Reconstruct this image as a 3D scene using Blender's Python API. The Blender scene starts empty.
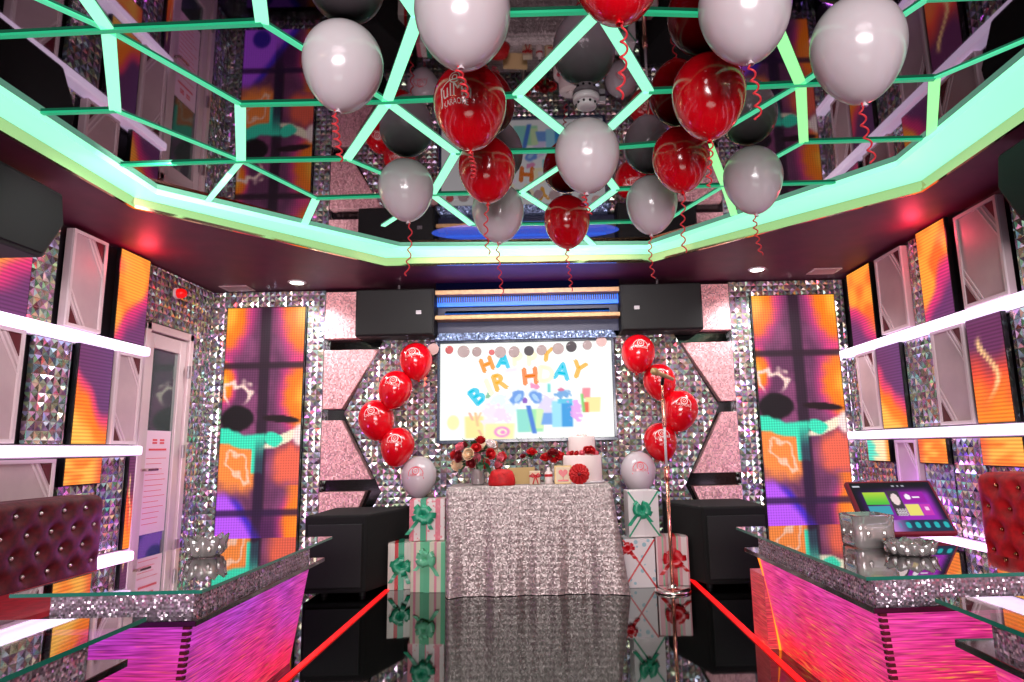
import bpy, bmesh, math, random
from mathutils import Vector, Matrix, noise
from mathutils.geometry import tessellate_polygon
random.seed(7)
PI = math.pi
SC = bpy.context.scene
COL = SC.collection

# ------------------------------------------------------------------ camera
F = 640.0
PX, PY = 550.0, 341.0
Yc = Vector((0, -106, -F)).normalized()
Zc = Vector((-88, 3911, -F)); Zc = (Zc - Yc * Zc.dot(Yc)).normalized()
Xc = Yc.cross(Zc)
M = Matrix(((Xc[0], Xc[1], Xc[2]), (Yc[0], Yc[1], Yc[2]), (Zc[0], Zc[1], Zc[2])))
cd = bpy.data.cameras.new('camera'); cam = bpy.data.objects.new('camera', cd); COL.objects.link(cam)
cam.matrix_world = Matrix.Translation((0, 0, 1.05)) @ M.to_4x4()
cd.sensor_width = 36; cd.lens = F * 36 / 1024; cd.shift_x = (512 - PX) / 1024; cd.clip_start = .02
SC.camera = cam

# ------------------------------------------------------------------ colour helpers
def lin(c):
    return tuple((x / 12.92 if x <= .04045 else ((x + .055) / 1.055) ** 2.4) for x in c[:3])
def mix(a, b, t):
    t = max(0.0, min(1.0, t)); return tuple(x + (y - x) * t for x, y in zip(a, b))

# ------------------------------------------------------------------ node helpers
class X:
    nt = None
    def __init__(s, v): s.v = v
    @staticmethod
    def op(o, *a):
        n = X.nt.nodes.new('ShaderNodeMath'); n.operation = o
        for i, q in enumerate(a):
            q = q.v if isinstance(q, X) else q
            if isinstance(q, (int, float)): n.inputs[i].default_value = q
            else: X.nt.links.new(q, n.inputs[i])
        return X(n.outputs[0])
    def __add__(s, o): return X.op('ADD', s, o)
    def __sub__(s, o): return X.op('SUBTRACT', s, o)
    def __mul__(s, o): return X.op('MULTIPLY', s, o)
    def __truediv__(s, o): return X.op('DIVIDE', s, o)
    def gt(s, o): return X.op('GREATER_THAN', s, o)
    def floor(s): return X.op('FLOOR', s)
    def abs(s): return X.op('ABSOLUTE', s)
    def sign(s): return X.op('SIGN', s)
    def max(s, o): return X.op('MAXIMUM', s, o)
    def sin(s): return X.op('SINE', s)
    def pow(s, o): return X.op('POWER', s, o)

def newmat(name):
    m = bpy.data.materials.new(name); m.use_nodes = True
    nt = m.node_tree; X.nt = nt
    return m, nt, nt.nodes['Principled BSDF']

def P(name, col, rough=.5, metal=0.0, emit=None, es=0.0, coat=0.0, trans=0.0, alpha=1.0, spec=.5, sss=0.0, srgb=True):
    m, nt, b = newmat(name)
    c = lin(col) if srgb else col
    b.inputs['Base Color'].default_value = (*c, 1)
    b.inputs['Roughness'].default_value = rough
    b.inputs['Metallic'].default_value = metal
    b.inputs['Coat Weight'].default_value = coat
    b.inputs['Coat Roughness'].default_value = .06
    b.inputs['Transmission Weight'].default_value = trans
    b.inputs['Specular IOR Level'].default_value = spec
    if sss:
        b.inputs['Subsurface Weight'].default_value = sss
        b.inputs['Subsurface Radius'].default_value = (.05, .03, .03)
    if emit is not None:
        b.inputs['Emission Color'].default_value = (*lin(emit), 1)
        b.inputs['Emission Strength'].default_value = es
    return m

def node(nt, t, **kw):
    n = nt.nodes.new(t)
    for k, v in kw.items(): setattr(n, k, v)
    return n
def uvxy(nt, pu, pv):
    n = node(nt, 'ShaderNodeUVMap'); s = node(nt, 'ShaderNodeSeparateXYZ')
    nt.links.new(n.outputs[0], s.inputs[0])
    return X(s.outputs[0]) / pu, X(s.outputs[1]) / pv
def vec(nt, x, y, z=0.0):
    c = node(nt, 'ShaderNodeCombineXYZ')
    for i, q in enumerate((x, y, z)):
        q = q.v if isinstance(q, X) else q
        if isinstance(q, (int, float)): c.inputs[i].default_value = q
        else: nt.links.new(q, c.inputs[i])
    return c.outputs[0]
def white(nt, v):
    w = node(nt, 'ShaderNodeTexWhiteNoise', noise_dimensions='3D'); nt.links.new(v, w.inputs['Vector'])
    s = node(nt, 'ShaderNodeSeparateColor'); nt.links.new(w.outputs['Color'], s.inputs[0])
    return w.outputs['Color'], X(s.outputs[0]), X(s.outputs[1]), X(s.outputs[2])
def mixc(nt, f, a, b, mode='MIX'):
    n = node(nt, 'ShaderNodeMix', data_type='RGBA', blend_type=mode)
    for sock, q in ((n.inputs[0], f), (n.inputs[6], a), (n.inputs[7], b)):
        q = q.v if isinstance(q, X) else q
        if isinstance(q, (int, float)): sock.default_value = q
        elif isinstance(q, tuple): sock.default_value = (*q[:3], 1)
        else: nt.links.new(q, sock)
    return n.outputs[2]
def tilt_normal(nt, a, b):
    """geometry normal pushed by a along the horizontal tangent and by b along world up (vertical surfaces)"""
    g = node(nt, 'ShaderNodeNewGeometry')
    cr = node(nt, 'ShaderNodeVectorMath', operation='CROSS_PRODUCT')
    cr.inputs[0].default_value = (0, 0, 1); nt.links.new(g.outputs['Normal'], cr.inputs[1])
    sc = node(nt, 'ShaderNodeVectorMath', operation='SCALE'); nt.links.new(cr.outputs[0], sc.inputs[0]); nt.links.new(a.v, sc.inputs['Scale'])
    ad = node(nt, 'ShaderNodeVectorMath', operation='ADD'); nt.links.new(g.outputs['Normal'], ad.inputs[0]); nt.links.new(sc.outputs[0], ad.inputs[1])
    a2 = node(nt, 'ShaderNodeVectorMath', operation='ADD'); nt.links.new(ad.outputs[0], a2.inputs[0]); nt.links.new(vec(nt, 0.0, 0.0, b), a2.inputs[1])
    no = node(nt, 'ShaderNodeVectorMath', operation='NORMALIZE'); nt.links.new(a2.outputs[0], no.inputs[0])
    return no.outputs[0]

def mirror_tiles(name, pitch=.048, tint=.3, slope=.34, base=(1, 1, 1)):
    m, nt, b = newmat(name)
    u, v = uvxy(nt, pitch, pitch)
    cu, cv = u.floor(), v.floor(); fu, fv = u - cu - .5, v - cv - .5
    au, av = fu.abs(), fv.abs(); big = au.max(av)
    isu = au.gt(av); edge = big.gt(.035)
    sx, sy = fu.sign(), fv.sign()
    facet = edge * (isu * (sx * 1.0 + 2.0) + (X.op('SUBTRACT', 1.0, isu)) * (sy + 5.0))
    _, r, g, bl = white(nt, vec(nt, cu, cv, 0.37))
    hc, hr, hg, hb = white(nt, vec(nt, cu, cv, facet + 1.13))
    a = isu * edge * sx * slope + (r - .5) * .3
    bb = X.op('SUBTRACT', 1.0, isu) * edge * sy * slope + (g - .5) * .3
    nt.links.new(tilt_normal(nt, a, bb), b.inputs['Normal'])
    val = hr * 1.0 + .22
    hs = node(nt, 'ShaderNodeCombineColor', mode='HSV')
    nt.links.new(hg.v, hs.inputs[0]); hs.inputs[1].default_value = tint; nt.links.new(val.v, hs.inputs[2])
    c = mixc(nt, 1.0, hs.outputs[0], base, 'MULTIPLY')
    gap = big.gt(.462)
    c = mixc(nt, gap * .6, c, (.42, .36, .38))
    nt.links.new(c, b.inputs['Base Color'])
    nt.links.new((edge * -.22 + .94).v, b.inputs['Metallic']); b.inputs['Roughness'].default_value = .16
    return m

def glitter(name, col, cell=.0045, metal=.35, rough=.45, amp=.7, tilt=.5, rows=None):
    m, nt, b = newmat(name)
    u, v = uvxy(nt, cell, cell)
    hc, r, g, bl = white(nt, vec(nt, u.floor(), v.floor(), .5))
    val = r * amp + (1 - amp * .5)
    if rows:
        _, v2 = uvxy(nt, rows, rows)
        val = val * ((v2 * (2 * PI)).sin() * .16 + .9)
    c = mixc(nt, 1.0, vec(nt, val, val, val), lin(col), 'MULTIPLY')
    nt.links.new(c, b.inputs['Base Color'])
    nt.links.new(tilt_normal(nt, (g - .5) * tilt, (bl - .5) * tilt), b.inputs['Normal'])
    b.inputs['Metallic'].default_value = metal; b.inputs['Roughness'].default_value = rough
    return m

def led_mat(name, strength, pu, pv, depth=.45):
    m, nt, b = newmat(name)
    at = node(nt, 'ShaderNodeVertexColor', layer_name='Col')
    val = X(1.0)
    u, v = uvxy(nt, pu or 1.0, pv or 1.0)
    w = X.op('ADD', (v * (2 * PI)).sin() * (depth * .5), 1 - depth * .5) if pv else None
    w2 = X.op('ADD', (u * (2 * PI)).sin() * (depth * .5), 1 - depth * .5) if pu else None
    if w and w2: val = w * w2
    elif w or w2: val = w or w2
    e = node(nt, 'ShaderNodeVectorMath', operation='SCALE'); nt.links.new(at.outputs['Color'], e.inputs[0])
    if isinstance(val.v, (int, float)): e.inputs['Scale'].default_value = val.v
    else: nt.links.new(val.v, e.inputs['Scale'])
    nt.links.new(e.outputs[0], b.inputs['Emission Color']); b.inputs['Emission Strength'].default_value = strength
    b.inputs['Base Color'].default_value = (.01, .01, .01, 1); b.inputs['Roughness'].default_value = .5; b.inputs['Specular IOR Level'].default_value = .2
    return m

def streak_glow(name, top, bottom, z0, z1, strength, spark=(1, .45, .1)):
    """corrugated crystal acrylic lit from inside"""
    m, nt, b = newmat(name)
    u, v = uvxy(nt, 1.0, 1.0)
    n1 = node(nt, 'ShaderNodeTexNoise'); n1.inputs['Scale'].default_value = 1.0; n1.inputs['Detail'].default_value = 2
    nt.links.new(vec(nt, u * 7.0, v * 170.0, 0.0), n1.inputs['Vector'])
    n2 = node(nt, 'ShaderNodeTexNoise'); n2.inputs['Scale'].default_value = 1.0; n2.inputs['Detail'].default_value = 1
    nt.links.new(vec(nt, u * 2.2, v * 3.0, 3.0), n2.inputs['Vector'])
    n3 = node(nt, 'ShaderNodeTexNoise'); n3.inputs['Scale'].default_value = 1.0; n3.inputs['Detail'].default_value = 2
    nt.links.new(vec(nt, u * 10.0, v * 150.0, 9.0), n3.inputs['Vector'])
    t = (v - z0) / (z1 - z0) + (X(n2.outputs[0]) - .5) * 1.3
    tc = X.op('MINIMUM', X.op('MAXIMUM', t, 0.0), 1.0)
    c = mixc(nt, tc, lin(bottom), lin(top))
    sp = X.op('MINIMUM', X.op('MAXIMUM', (X(n3.outputs[0]) - .57) * 9.0, 0.0), 1.0) * X.op('MAXIMUM', X.op('SUBTRACT', 1.15, tc), 0.0)
    c = mixc(nt, sp, c, lin(spark))
    val = X.op('MAXIMUM', X(n1.outputs[0]) * 3.0 - .5, .15)
    sc = node(nt, 'ShaderNodeVectorMath', operation='SCALE'); nt.links.new(c, sc.inputs[0]); nt.links.new(val.v, sc.inputs['Scale'])
    nt.links.new(sc.outputs[0], b.inputs['Emission Color']); b.inputs['Emission Strength'].default_value = strength
    b.inputs['Base Color'].default_value = (*lin((.55, .2, .3)), 1); b.inputs['Roughness'].default_value = .3
    nt.links.new(tilt_normal(nt, (X(n3.outputs[0]) - .5) * .4, (X(n1.outputs[0]) - .5) * 1.2), b.inputs['Normal'])
    return m

def ridged_crystal(name, col):
    m, nt, b = newmat(name)
    u, v = uvxy(nt, 1.0, 1.0)
    n1 = node(nt, 'ShaderNodeTexNoise'); n1.inputs['Scale'].default_value = 1.0; n1.inputs['Detail'].default_value = 3
    nt.links.new(vec(nt, u * 30.0, v * 160.0, 0.0), n1.inputs['Vector'])
    ridge = (v * (2 * PI / .016)).sin()
    nt.links.new(tilt_normal(nt, (X(n1.outputs[0]) - .5) * .8, ridge * .28 + (X(n1.outputs[0]) - .5) * .6), b.inputs['Normal'])
    val = X(n1.outputs[0]) * 1.1 + .3
    c = mixc(nt, 1.0, vec(nt, val, val, val), lin(col), 'MULTIPLY')
    nt.links.new(c, b.inputs['Base Color'])
    b.inputs['Metallic'].default_value = .4; b.inputs['Roughness'].default_value = .3
    return m

def thin_glass(name, tint=(.92, 1, .97), base=.06, gain=1.0):
    m = bpy.data.materials.new(name); m.use_nodes = True; nt = m.node_tree; X.nt = nt
    nt.nodes.clear()
    o = node(nt, 'ShaderNodeOutputMaterial'); mx = node(nt, 'ShaderNodeMixShader')
    t = node(nt, 'ShaderNodeBsdfTransparent'); t.inputs[0].default_value = (*tint, 1)
    g = node(nt, 'ShaderNodeBsdfGlossy'); g.inputs['Roughness'].default_value = .02
    fr = node(nt, 'ShaderNodeFresnel'); fr.inputs[0].default_value = 1.5
    f = X.op('MINIMUM', X(fr.outputs[0]) * gain + base, 1.0)
    nt.links.new(f.v, mx.inputs[0]); nt.links.new(t.outputs[0], mx.inputs[1]); nt.links.new(g.outputs[0], mx.inputs[2]); nt.links.new(mx.outputs[0], o.inputs[0])
    return m

def milky_glass(name, col):
    m = bpy.data.materials.new(name); m.use_nodes = True; nt = m.node_tree; X.nt = nt
    nt.nodes.clear()
    o = node(nt, 'ShaderNodeOutputMaterial'); m1 = node(nt, 'ShaderNodeMixShader'); m2 = node(nt, 'ShaderNodeMixShader')
    t = node(nt, 'ShaderNodeBsdfTransparent'); t.inputs[0].default_value = (*col, 1)
    d = node(nt, 'ShaderNodeBsdfDiffuse'); d.inputs[0].default_value = (*col, 1)
    g = node(nt, 'ShaderNodeBsdfGlossy'); g.inputs['Roughness'].default_value = .06
    fr = node(nt, 'ShaderNodeFresnel'); fr.inputs[0].default_value = 1.5
    m1.inputs[0].default_value = .30
    nt.links.new(t.outputs[0], m1.inputs[1]); nt.links.new(d.outputs[0], m1.inputs[2])
    f = X.op('MINIMUM', X(fr.outputs[0]) + .12, 1.0)
    nt.links.new(f.v, m2.inputs[0]); nt.links.new(m1.outputs[0], m2.inputs[1]); nt.links.new(g.outputs[0], m2.inputs[2]); nt.links.new(m2.outputs[0], o.inputs[0])
    return m

def fuzzy(name, col, col2, scale=60, rough=.9, bump=.0):
    m, nt, b = newmat(name)
    tc = node(nt, 'ShaderNodeTexCoord'); n = node(nt, 'ShaderNodeTexNoise'); n.inputs['Scale'].default_value = scale; n.inputs['Detail'].default_value = 4
    nt.links.new(tc.outputs['Object'], n.inputs['Vector'])
    f = X.op('MINIMUM', X.op('MAXIMUM', (X(n.outputs[0]) - .35) * 3.3, 0.0), 1.0)
    nt.links.new(mixc(nt, f, lin(col), lin(col2)), b.inputs['Base Color'])
    b.inputs['Roughness'].default_value = rough
    if bump:
        bp = node(nt, 'ShaderNodeBump'); bp.inputs['Strength'].default_value = bump; bp.inputs['Distance'].default_value = .004
        nt.links.new(n.outputs[0], bp.inputs['Height']); nt.links.new(bp.outputs[0], b.inputs['Normal'])
    return m

def wrap_paper(name, base, stripe, width, second=None, dots=None):
    m, nt, b = newmat(name)
    u, v = uvxy(nt, width, width)
    fu = u - u.floor()
    c = mixc(nt, fu.gt(.62), lin(base), lin(stripe))
    if second: c = mixc(nt, X.op('MULTIPLY', fu.gt(.3), X.op('LESS_THAN', fu, .42)), c, lin(second))
    if dots:
        vo = node(nt, 'ShaderNodeTexVoronoi'); vo.inputs['Scale'].default_value = 1.0
        nt.links.new(vec(nt, u * 3.2, v * 3.2, 0.0), vo.inputs['Vector'])
        c = mixc(nt, X.op('LESS_THAN', X(vo.outputs['Distance']), .3), c, lin(dots))
    nt.links.new(c, b.inputs['Base Color']); b.inputs['Roughness'].default_value = .35
    return m

# ------------------------------------------------------------------ materials
MT = {}
MT['tile'] = mirror_tiles('mirror tile', .05, .34, base=(1, .95, .95))
MT['tile_side'] = mirror_tiles('mirror tile side', .055, .4, .36)
MT['pink'] = glitter('pink glitter', (.93, .70, .71), .011, .25, .45, .75, .5)
MT['blueglit'] = glitter('blue glitter', (.56, .64, .80), .012, .5, .3, 1.3, 1.2)
MT['sequin'] = glitter('silver sequin', (.74, .68, .67), .0085, .4, .4, .5, .5, rows=.043)
MT['black'] = P('matte black', (.04, .04, .045), .6, spec=.3)
MT['grille'] = fuzzy('speaker grille', (.025, .03, .03), (.06, .065, .065), 220, .7)
MT['carpetbox'] = fuzzy('black paint', (.008, .008, .009), (.02, .02, .021), 120, .9)
MT['blackgloss'] = P('black gloss', (.04, .045, .045), .12, coat=.5)
MT['dark'] = P('dark wall', (.10, .07, .09), .5)
MT['soffit'] = fuzzy('soffit paint', (.36, .10, .23), (.30, .08, .20), 6, .55)
MT['beam'] = P('dark blue beam', (.02, .025, .10), .8, spec=.0)
MT['ceilmirror'] = P('black mirror', (.44, .41, .43), .025, 1.0)
MT['floor'] = P('black floor glass', (.35, .40, .38), .035, 1.0)
MT['frontwall'] = P('plaster', (.72, .62, .64), .8)
MT['mint'] = P('mint light', (.5, .9, .7), .4, emit=(.64, 1, .85), es=1.0)
MT['mintbar'] = P('mint bar', (.5, .9, .7), .4, emit=(.62, 1, .83), es=1.05)
MT['greenbar'] = P('green bar', (.1, .5, .35), .35, emit=(.14, .74, .52), es=.62)  # dimmed copy for crosswise bars; viewing angle put into the glow colour
MT['midbar'] = P('mid green bar', (.2, .7, .5), .35, emit=(.33, .86, .64), es=.85)  # half-dimmed copy for outer diagonals that look foreshortened from the camera
MT['limebar'] = P('lime bar', (.5, .9, .6), .35, emit=(.60, .98, .62), es=1.0)
MT['lip'] = P('mirror lip', (.93, .80, .62), .12, 1.0)
MT['violet'] = P('violet tube', (1, 1, 1), .4, emit=(.93, .84, 1.0), es=1.5)
MT['magenta'] = P('magenta tube', (1, 1, 1), .4, emit=(1.0, .78, .98), es=2.2)
MT['redled'] = P('red led', (1, .1, .1), .4, emit=(1, .09, .10), es=1.1)
MT['orangeled'] = P('orange led', (1, .5, .1), .4, emit=(1, .5, .12), es=1.8)
MT['blueled'] = P('blue led', (.1, .3, 1), .4, emit=(.16, .50, .95), es=1.0)
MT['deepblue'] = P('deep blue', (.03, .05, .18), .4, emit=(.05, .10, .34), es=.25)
MT['wood'] = fuzzy('shelf wood', (.84, .64, .44), (.90, .72, .50), 25, .5)
MT['lamp'] = P('lamp face', (1, 1, 1), .4, emit=(1, .97, .95), es=9)
MT['whiteplastic'] = P('white plastic', (.86, .83, .84), .35)
MT['boardgrey'] = fuzzy('wall board', (.80, .70, .71), (.74, .64, .66), 4, .4)
MT['boardrim'] = P('wall board rim', (.88, .80, .81), .35)
MT['maroon'] = P('maroon triangle', (.35, .08, .12), .4)
MT['frame'] = P('black frame', (.05, .05, .06), .3)
MT['steel'] = P('brushed steel', (.72, .68, .70), .3, .9)
MT['chrome'] = P('chrome', (.9, .82, .80), .12, 1.0)
MT['rosegold'] = P('rose gold', (.95, .68, .58), .22, .9)
MT['alu'] = P('door aluminium', (.88, .80, .80), .4, .15)
MT['redvelvet'] = fuzzy('red velvet', (.62, .03, .07), (.80, .05, .10), 25, .65)
MT['darkvelvet'] = fuzzy('maroon velvet', (.24, .02, .05), (.36, .03, .07), 35, .65)
MT['redseat'] = fuzzy('red seat', (.60, .02, .10), (.72, .03, .14), 20, .6)
MT['crystal'] = P('crystal button', (.95, .90, .88), .08, .6)
MT['bronze'] = P('gold button', (.70, .50, .35), .2, .9)
MT['glass'] = thin_glass('table glass', (.85, .90, .89), .18, 1.8)
MT['glassedge'] = P('green glass edge', (.12, .42, .36), .15, 0, emit=(.10, .42, .34), es=.25, coat=.5)  # faint green emission added to the glass edge, which is no lamp
MT['glassdark'] = P('smoked glass', (.10, .08, .10), .08, 0, coat=1)
MT['cryst'] = milky_glass('crystal glass', (1, .90, .88))
MT['band'] = glitter('ridged crystal', (.84, .76, .82), .007, .6, .22, .7, .9, rows=.0165)
MT['glowL'] = streak_glow('glow left', (.74, .26, .82), (1, .14, .34), .0, .50, .72, (1, .40, .30))
MT['glowR'] = streak_glow('glow right', (.93, .24, .66), (1, .13, .16), .0, .50, .76, (1, .66, .20))
MT['glowdim'] = streak_glow('glow end', (.75, .25, .30), (.9, .18, .2), .0, .48, .6, (1, .5, .3))
MT['balred'] = P('red balloon', (.86, .03, .10), .16, coat=.4, sss=.0)
MT['balwhite'] = P('white balloon', (.84, .79, .81), .2, coat=.3, sss=.25)
MT['ribbon'] = P('red ribbon', (.88, .20, .24), .4)
MT['printw'] = P('white print', (.97, .88, .86), .5)
MT['printr'] = P('red print', (.90, .30, .36), .5)
MT['cake'] = P('icing', (.95, .88, .86), .45)
MT['leaf'] = fuzzy('leaf', (.08, .26, .14), (.16, .38, .20), 40, .5)
for k, c in dict(rosered=(.78, .05, .09), rosedark=(.50, .03, .08), rosepink=(.93, .45, .52), rosecream=(.97, .85, .70), rosewhite=(.96, .91, .90)).items():
    MT[k] = P(k, c, .6)
MT['redbox'] = fuzzy('red box', (.72, .02, .05), (.85, .06, .08), 40, .6)
MT['satinred'] = P('red satin', (.80, .06, .12), .3)
MT['satingreen'] = P('green satin', (.12, .62, .46), .3)
MT['satingreen2'] = P('pale green satin', (.42, .78, .60), .3)
MT['cream'] = P('cream card', (.90, .82, .70), .6)
MT['gold'] = P('gold card', (.72, .60, .40), .4, .3)
MT['darkglass'] = P('dark bottle', (.05, .12, .09), .1, coat=1)
MT['screenoff'] = P('screen bezel', (.10, .16, .28), .25, coat=.4)
MT['kioskrim'] = P('red rim', (.55, .16, .24), .35)
MT['paperdots'] = [P('disc %s' % n, c, .6) for n, c in (('grey', (.62, .56, .55)), ('dark', (.22, .20, .22)), ('pinkgrey', (.78, .66, .64)), ('red', (.72, .35, .35)))]
MT['notice'] = P('notice paper', (.97, .84, .90), .5)
MT['siren'] = P('siren red', (.8, .05, .05), .25, emit=(1, .08, .05), es=.5)
MT['wrapA'] = wrap_paper('wrap white pink', (.92, .86, .85), (.88, .45, .52), .10, None, (.90, .55, .58))
MT['wrapB'] = wrap_paper('wrap white red', (.92, .88, .84), (.82, .10, .14), .13, (.9, .86, .82))
MT['wrapC'] = wrap_paper('wrap mint', (.88, .88, .78), (.45, .80, .62), .16, (.90, .60, .66))
MT['wrapD'] = wrap_paper('wrap white', (.93, .90, .90), (.95, .92, .92), .2)
MT['wrapE'] = wrap_paper('wrap dots', (.93, .90, .90), (.93, .90, .90), .17, None, (.62, .78, .82))
MT['wrapF'] = wrap_paper('wrap pink stripe', (.90, .62, .66), (.93, .86, .85), .11, (.60, .75, .62))
MT['led_back'] = led_mat('led wall back', 1.4, .022, .022, .25)
MT['led_side'] = led_mat('led wall side', 1.4, None, .022, .4)
MT['tvpix'] = led_mat('tv picture', 1.06, None, None)
MT['kiosk'] = led_mat('kiosk picture', 1.0, None, None)

# ------------------------------------------------------------------ mesh builder
class MB:
    def __init__(s, o=(0, 0, 0)):
        s.v = []; s.f = []; s.m = []; s.o = Vector(o); s.mi = 0; s.uv = None
    def add(s, vs, fs):
        n = len(s.v); s.v += [Vector(p) for p in vs]
        for f in fs: s.f.append([i + n for i in f]); s.m.append(s.mi)
        return s
    def box(s, x0, x1, y0, y1, z0, z1):
        return s.hexa([(x0, y0, z0), (x1, y0, z0), (x1, y1, z0), (x0, y1, z0)], [(x0, y0, z1), (x1, y0, z1), (x1, y1, z1), (x0, y1, z1)])
    def hexa(s, lo, hi):
        return s.add(list(lo) + list(hi), [(3, 2, 1, 0), (4, 5, 6, 7), (0, 1, 5, 4), (1, 2, 6, 5), (2, 3, 7, 6), (3, 0, 4, 7)])
    def prism(s, pts, axis, a, b):
        """polygon pts (2D) extruded along axis from a to b"""
        def mk(p, t):
            return {'x': (t, p[0], p[1]), 'y': (p[0], t, p[1]), 'z': (p[0], p[1], t)}[axis]
        n = len(pts)
        vs = [mk(p, a) for p in pts] + [mk(p, b) for p in pts]
        return s.add(vs, [list(range(n))[::-1], list(range(n, 2 * n))] + [(i, (i + 1) % n, n + (i + 1) % n, n + i) for i in range(n)])
    def tube(s, pts, r, seg=8, cap=True):
        pts = [Vector(p) for p in pts]; n = len(pts); vs = []; fs = []
        rr = r if isinstance(r, (list, tuple)) else [r] * n
        up = None
        for i, p in enumerate(pts):
            t = (pts[min(i + 1, n - 1)] - pts[max(i - 1, 0)]).normalized()
            if up is None:
                up = Vector((0, 0, 1)) if abs(t.z) < .9 else Vector((1, 0, 0))
            a = t.cross(up).normalized(); up = a.cross(t).normalized()
            for k in range(seg):
                an = 2 * PI * k / seg
                vs.append(p + (a * math.cos(an) + up * math.sin(an)) * rr[i])
        for i in range(n - 1):
            for k in range(seg):
                fs.append((i * seg + k, i * seg + (k + 1) % seg, (i + 1) * seg + (k + 1) % seg, (i + 1) * seg + k))
        if cap: fs += [list(range(seg))[::-1], [(n - 1) * seg + k for k in range(seg)]]
        return s.add(vs, fs)
    def lathe(s, prof, c=(0, 0, 0), seg=24, sx=1.0, sy=1.0):
        vs = []; fs = []; n = len(prof)
        for r, z in prof:
            for k in range(seg):
                a = 2 * PI * k / seg
                vs.append((c[0] + r * math.cos(a) * sx, c[1] + r * math.sin(a) * sy, c[2] + z))
        for i in range(n - 1):
            for k in range(seg):
                fs.append((i * seg + k, i * seg + (k + 1) % seg, (i + 1) * seg + (k + 1) % seg, (i + 1) * seg + k))
        fs += [list(range(seg))[::-1], [(n - 1) * seg + k for k in range(seg)]]
        return s.add(vs, fs)
    def ball(s, c, r, seg=10, sz=1.0):
        prof = [(max(1e-4, r * math.sin(PI * i / seg)), -r * sz * math.cos(PI * i / seg)) for i in range(seg + 1)]
        return s.lathe(prof, c, seg + 2)
    def grid(s, fn, nu, nv):
        vs = [fn(i / nu, j / nv) for j in range(nv + 1) for i in range(nu + 1)]
        return s.add(vs, [(j * (nu + 1) + i, j * (nu + 1) + i + 1, (j + 1) * (nu + 1) + i + 1, (j + 1) * (nu + 1) + i) for j in range(nv) for i in range(nu)])
    def xf(s, mtx, start=0):
        for i in range(start, len(s.v)): s.v[i] = mtx @ s.v[i]
        return s
    def build(s, name, mat, parent=None, smooth=False, bevel=0.0, paint=None, sub=0, auto=None):
        me = bpy.data.meshes.new(name)
        me.from_pydata([tuple(p - s.o) for p in s.v], [], s.f)
        mats = mat if isinstance(mat, (list, tuple)) else [mat]
        for q in mats: me.materials.append(q if not isinstance(q, str) else MT[q])
        if len(mats) > 1: me.polygons.foreach_set('material_index', s.m)
        uvl = me.uv_layers.new(name='UVMap')
        for p in me.polygons:
            n = p.normal; ax, ay, az = abs(n.x), abs(n.y), abs(n.z)
            for li in p.loop_indices:
                w = me.vertices[me.loops[li].vertex_index].co + s.o
                if az >= ax and az >= ay: uvl.data[li].uv = (w.x, w.y)
                elif ay >= ax: uvl.data[li].uv = (w.x, w.z)
                else: uvl.data[li].uv = (w.y, w.z)
        if paint:
            ca = me.color_attributes.new('Col', 'FLOAT_COLOR', 'POINT')
            for i, c in enumerate(paint): ca.data[i].color = (*lin(c), 1)
        if smooth: me.polygons.foreach_set('use_smooth', [True] * len(me.polygons))
        me.update()
        o = bpy.data.objects.new(name, me); COL.objects.link(o)
        if parent is not None: o.parent = parent
        else: o.location = s.o
        if bevel:
            b = o.modifiers.new('bevel', 'BEVEL'); b.width = bevel; b.segments = 2; b.limit_method = 'ANGLE'
        if sub:
            b = o.modifiers.new('sub', 'SUBSURF'); b.levels = sub; b.render_levels = sub
        return o

def tag(o, label=None, cat=None, group=None, kind=None):
    if label: o['label'] = label
    if cat: o['category'] = cat
    if group: o['group'] = group
    if kind: o['kind'] = kind
    return o
def thing(name, label, cat, loc=(0, 0, 0), rz=0.0, group=None):
    o = bpy.data.objects.new(name, None); COL.objects.link(o); o.location = loc; o.rotation_euler = (0, 0, rz)
    o.empty_display_size = .05
    return tag(o, label, cat, group)
def struct(o, label=None): return tag(o, label, None, None, 'structure')
def text_mesh(body, size, extrude=.0):
    c = bpy.data.curves.new('t', 'FONT'); c.body = body; c.size = size; c.align_x = 'CENTER'; c.align_y = 'CENTER'; c.extrude = extrude; c.resolution_u = 3
    o = bpy.data.objects.new('t', c); COL.objects.link(o)
    dg = bpy.context.evaluated_depsgraph_get(); dg.update()
    me = bpy.data.meshes.new_from_object(o.evaluated_get(dg))
    vs = [v.co.copy() for v in me.vertices]; fs = [list(p.vertices) for p in me.polygons]
    bpy.data.objects.remove(o); bpy.data.curves.remove(c); bpy.data.meshes.remove(me)
    return vs, fs

# ------------------------------------------------------------------ room shell
XL, XR, YB, YF, ZS, ZC = -3.03, 2.70, 5.72, -3.6, 2.5, 2.60
struct(MB().box(XL - .1, XR + .1, YF - .1, YB + .1, -.1, 0).build('floor', 'floor'))
struct(MB().box(XL - .1, XR + .1, YB, YB + .1, 0, 2.8).build('wall_back', 'blackgloss'))
struct(MB().box(XL - .1, XL, YF, YB, 0, 2.8).build('wall_left', 'dark'))
struct(MB().box(XR, XR + .1, YF, YB, 0, 2.8).build('wall_right', 'dark'))
struct(MB().box(XL - .1, XR + .1, YF - .1, YF, 0, 2.8).build('wall_front', 'frontwall'))
struct(MB().box(XL - .1, XR + .1, YF - .1, YB + .1, ZC, ZC + .1).build('ceiling', 'ceilmirror'))
OUT = [(-2.43, -.9), (-2.436, 3.61), (-1.28, 4.93), (.86, 4.98), (2.25, 3.61), (2.26, -.9)]
INN = [(-2.25, -.7), (-2.283, 3.574), (-1.12, 4.742), (.80, 4.84), (1.99, 3.40), (2.0, -.7)]
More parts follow.
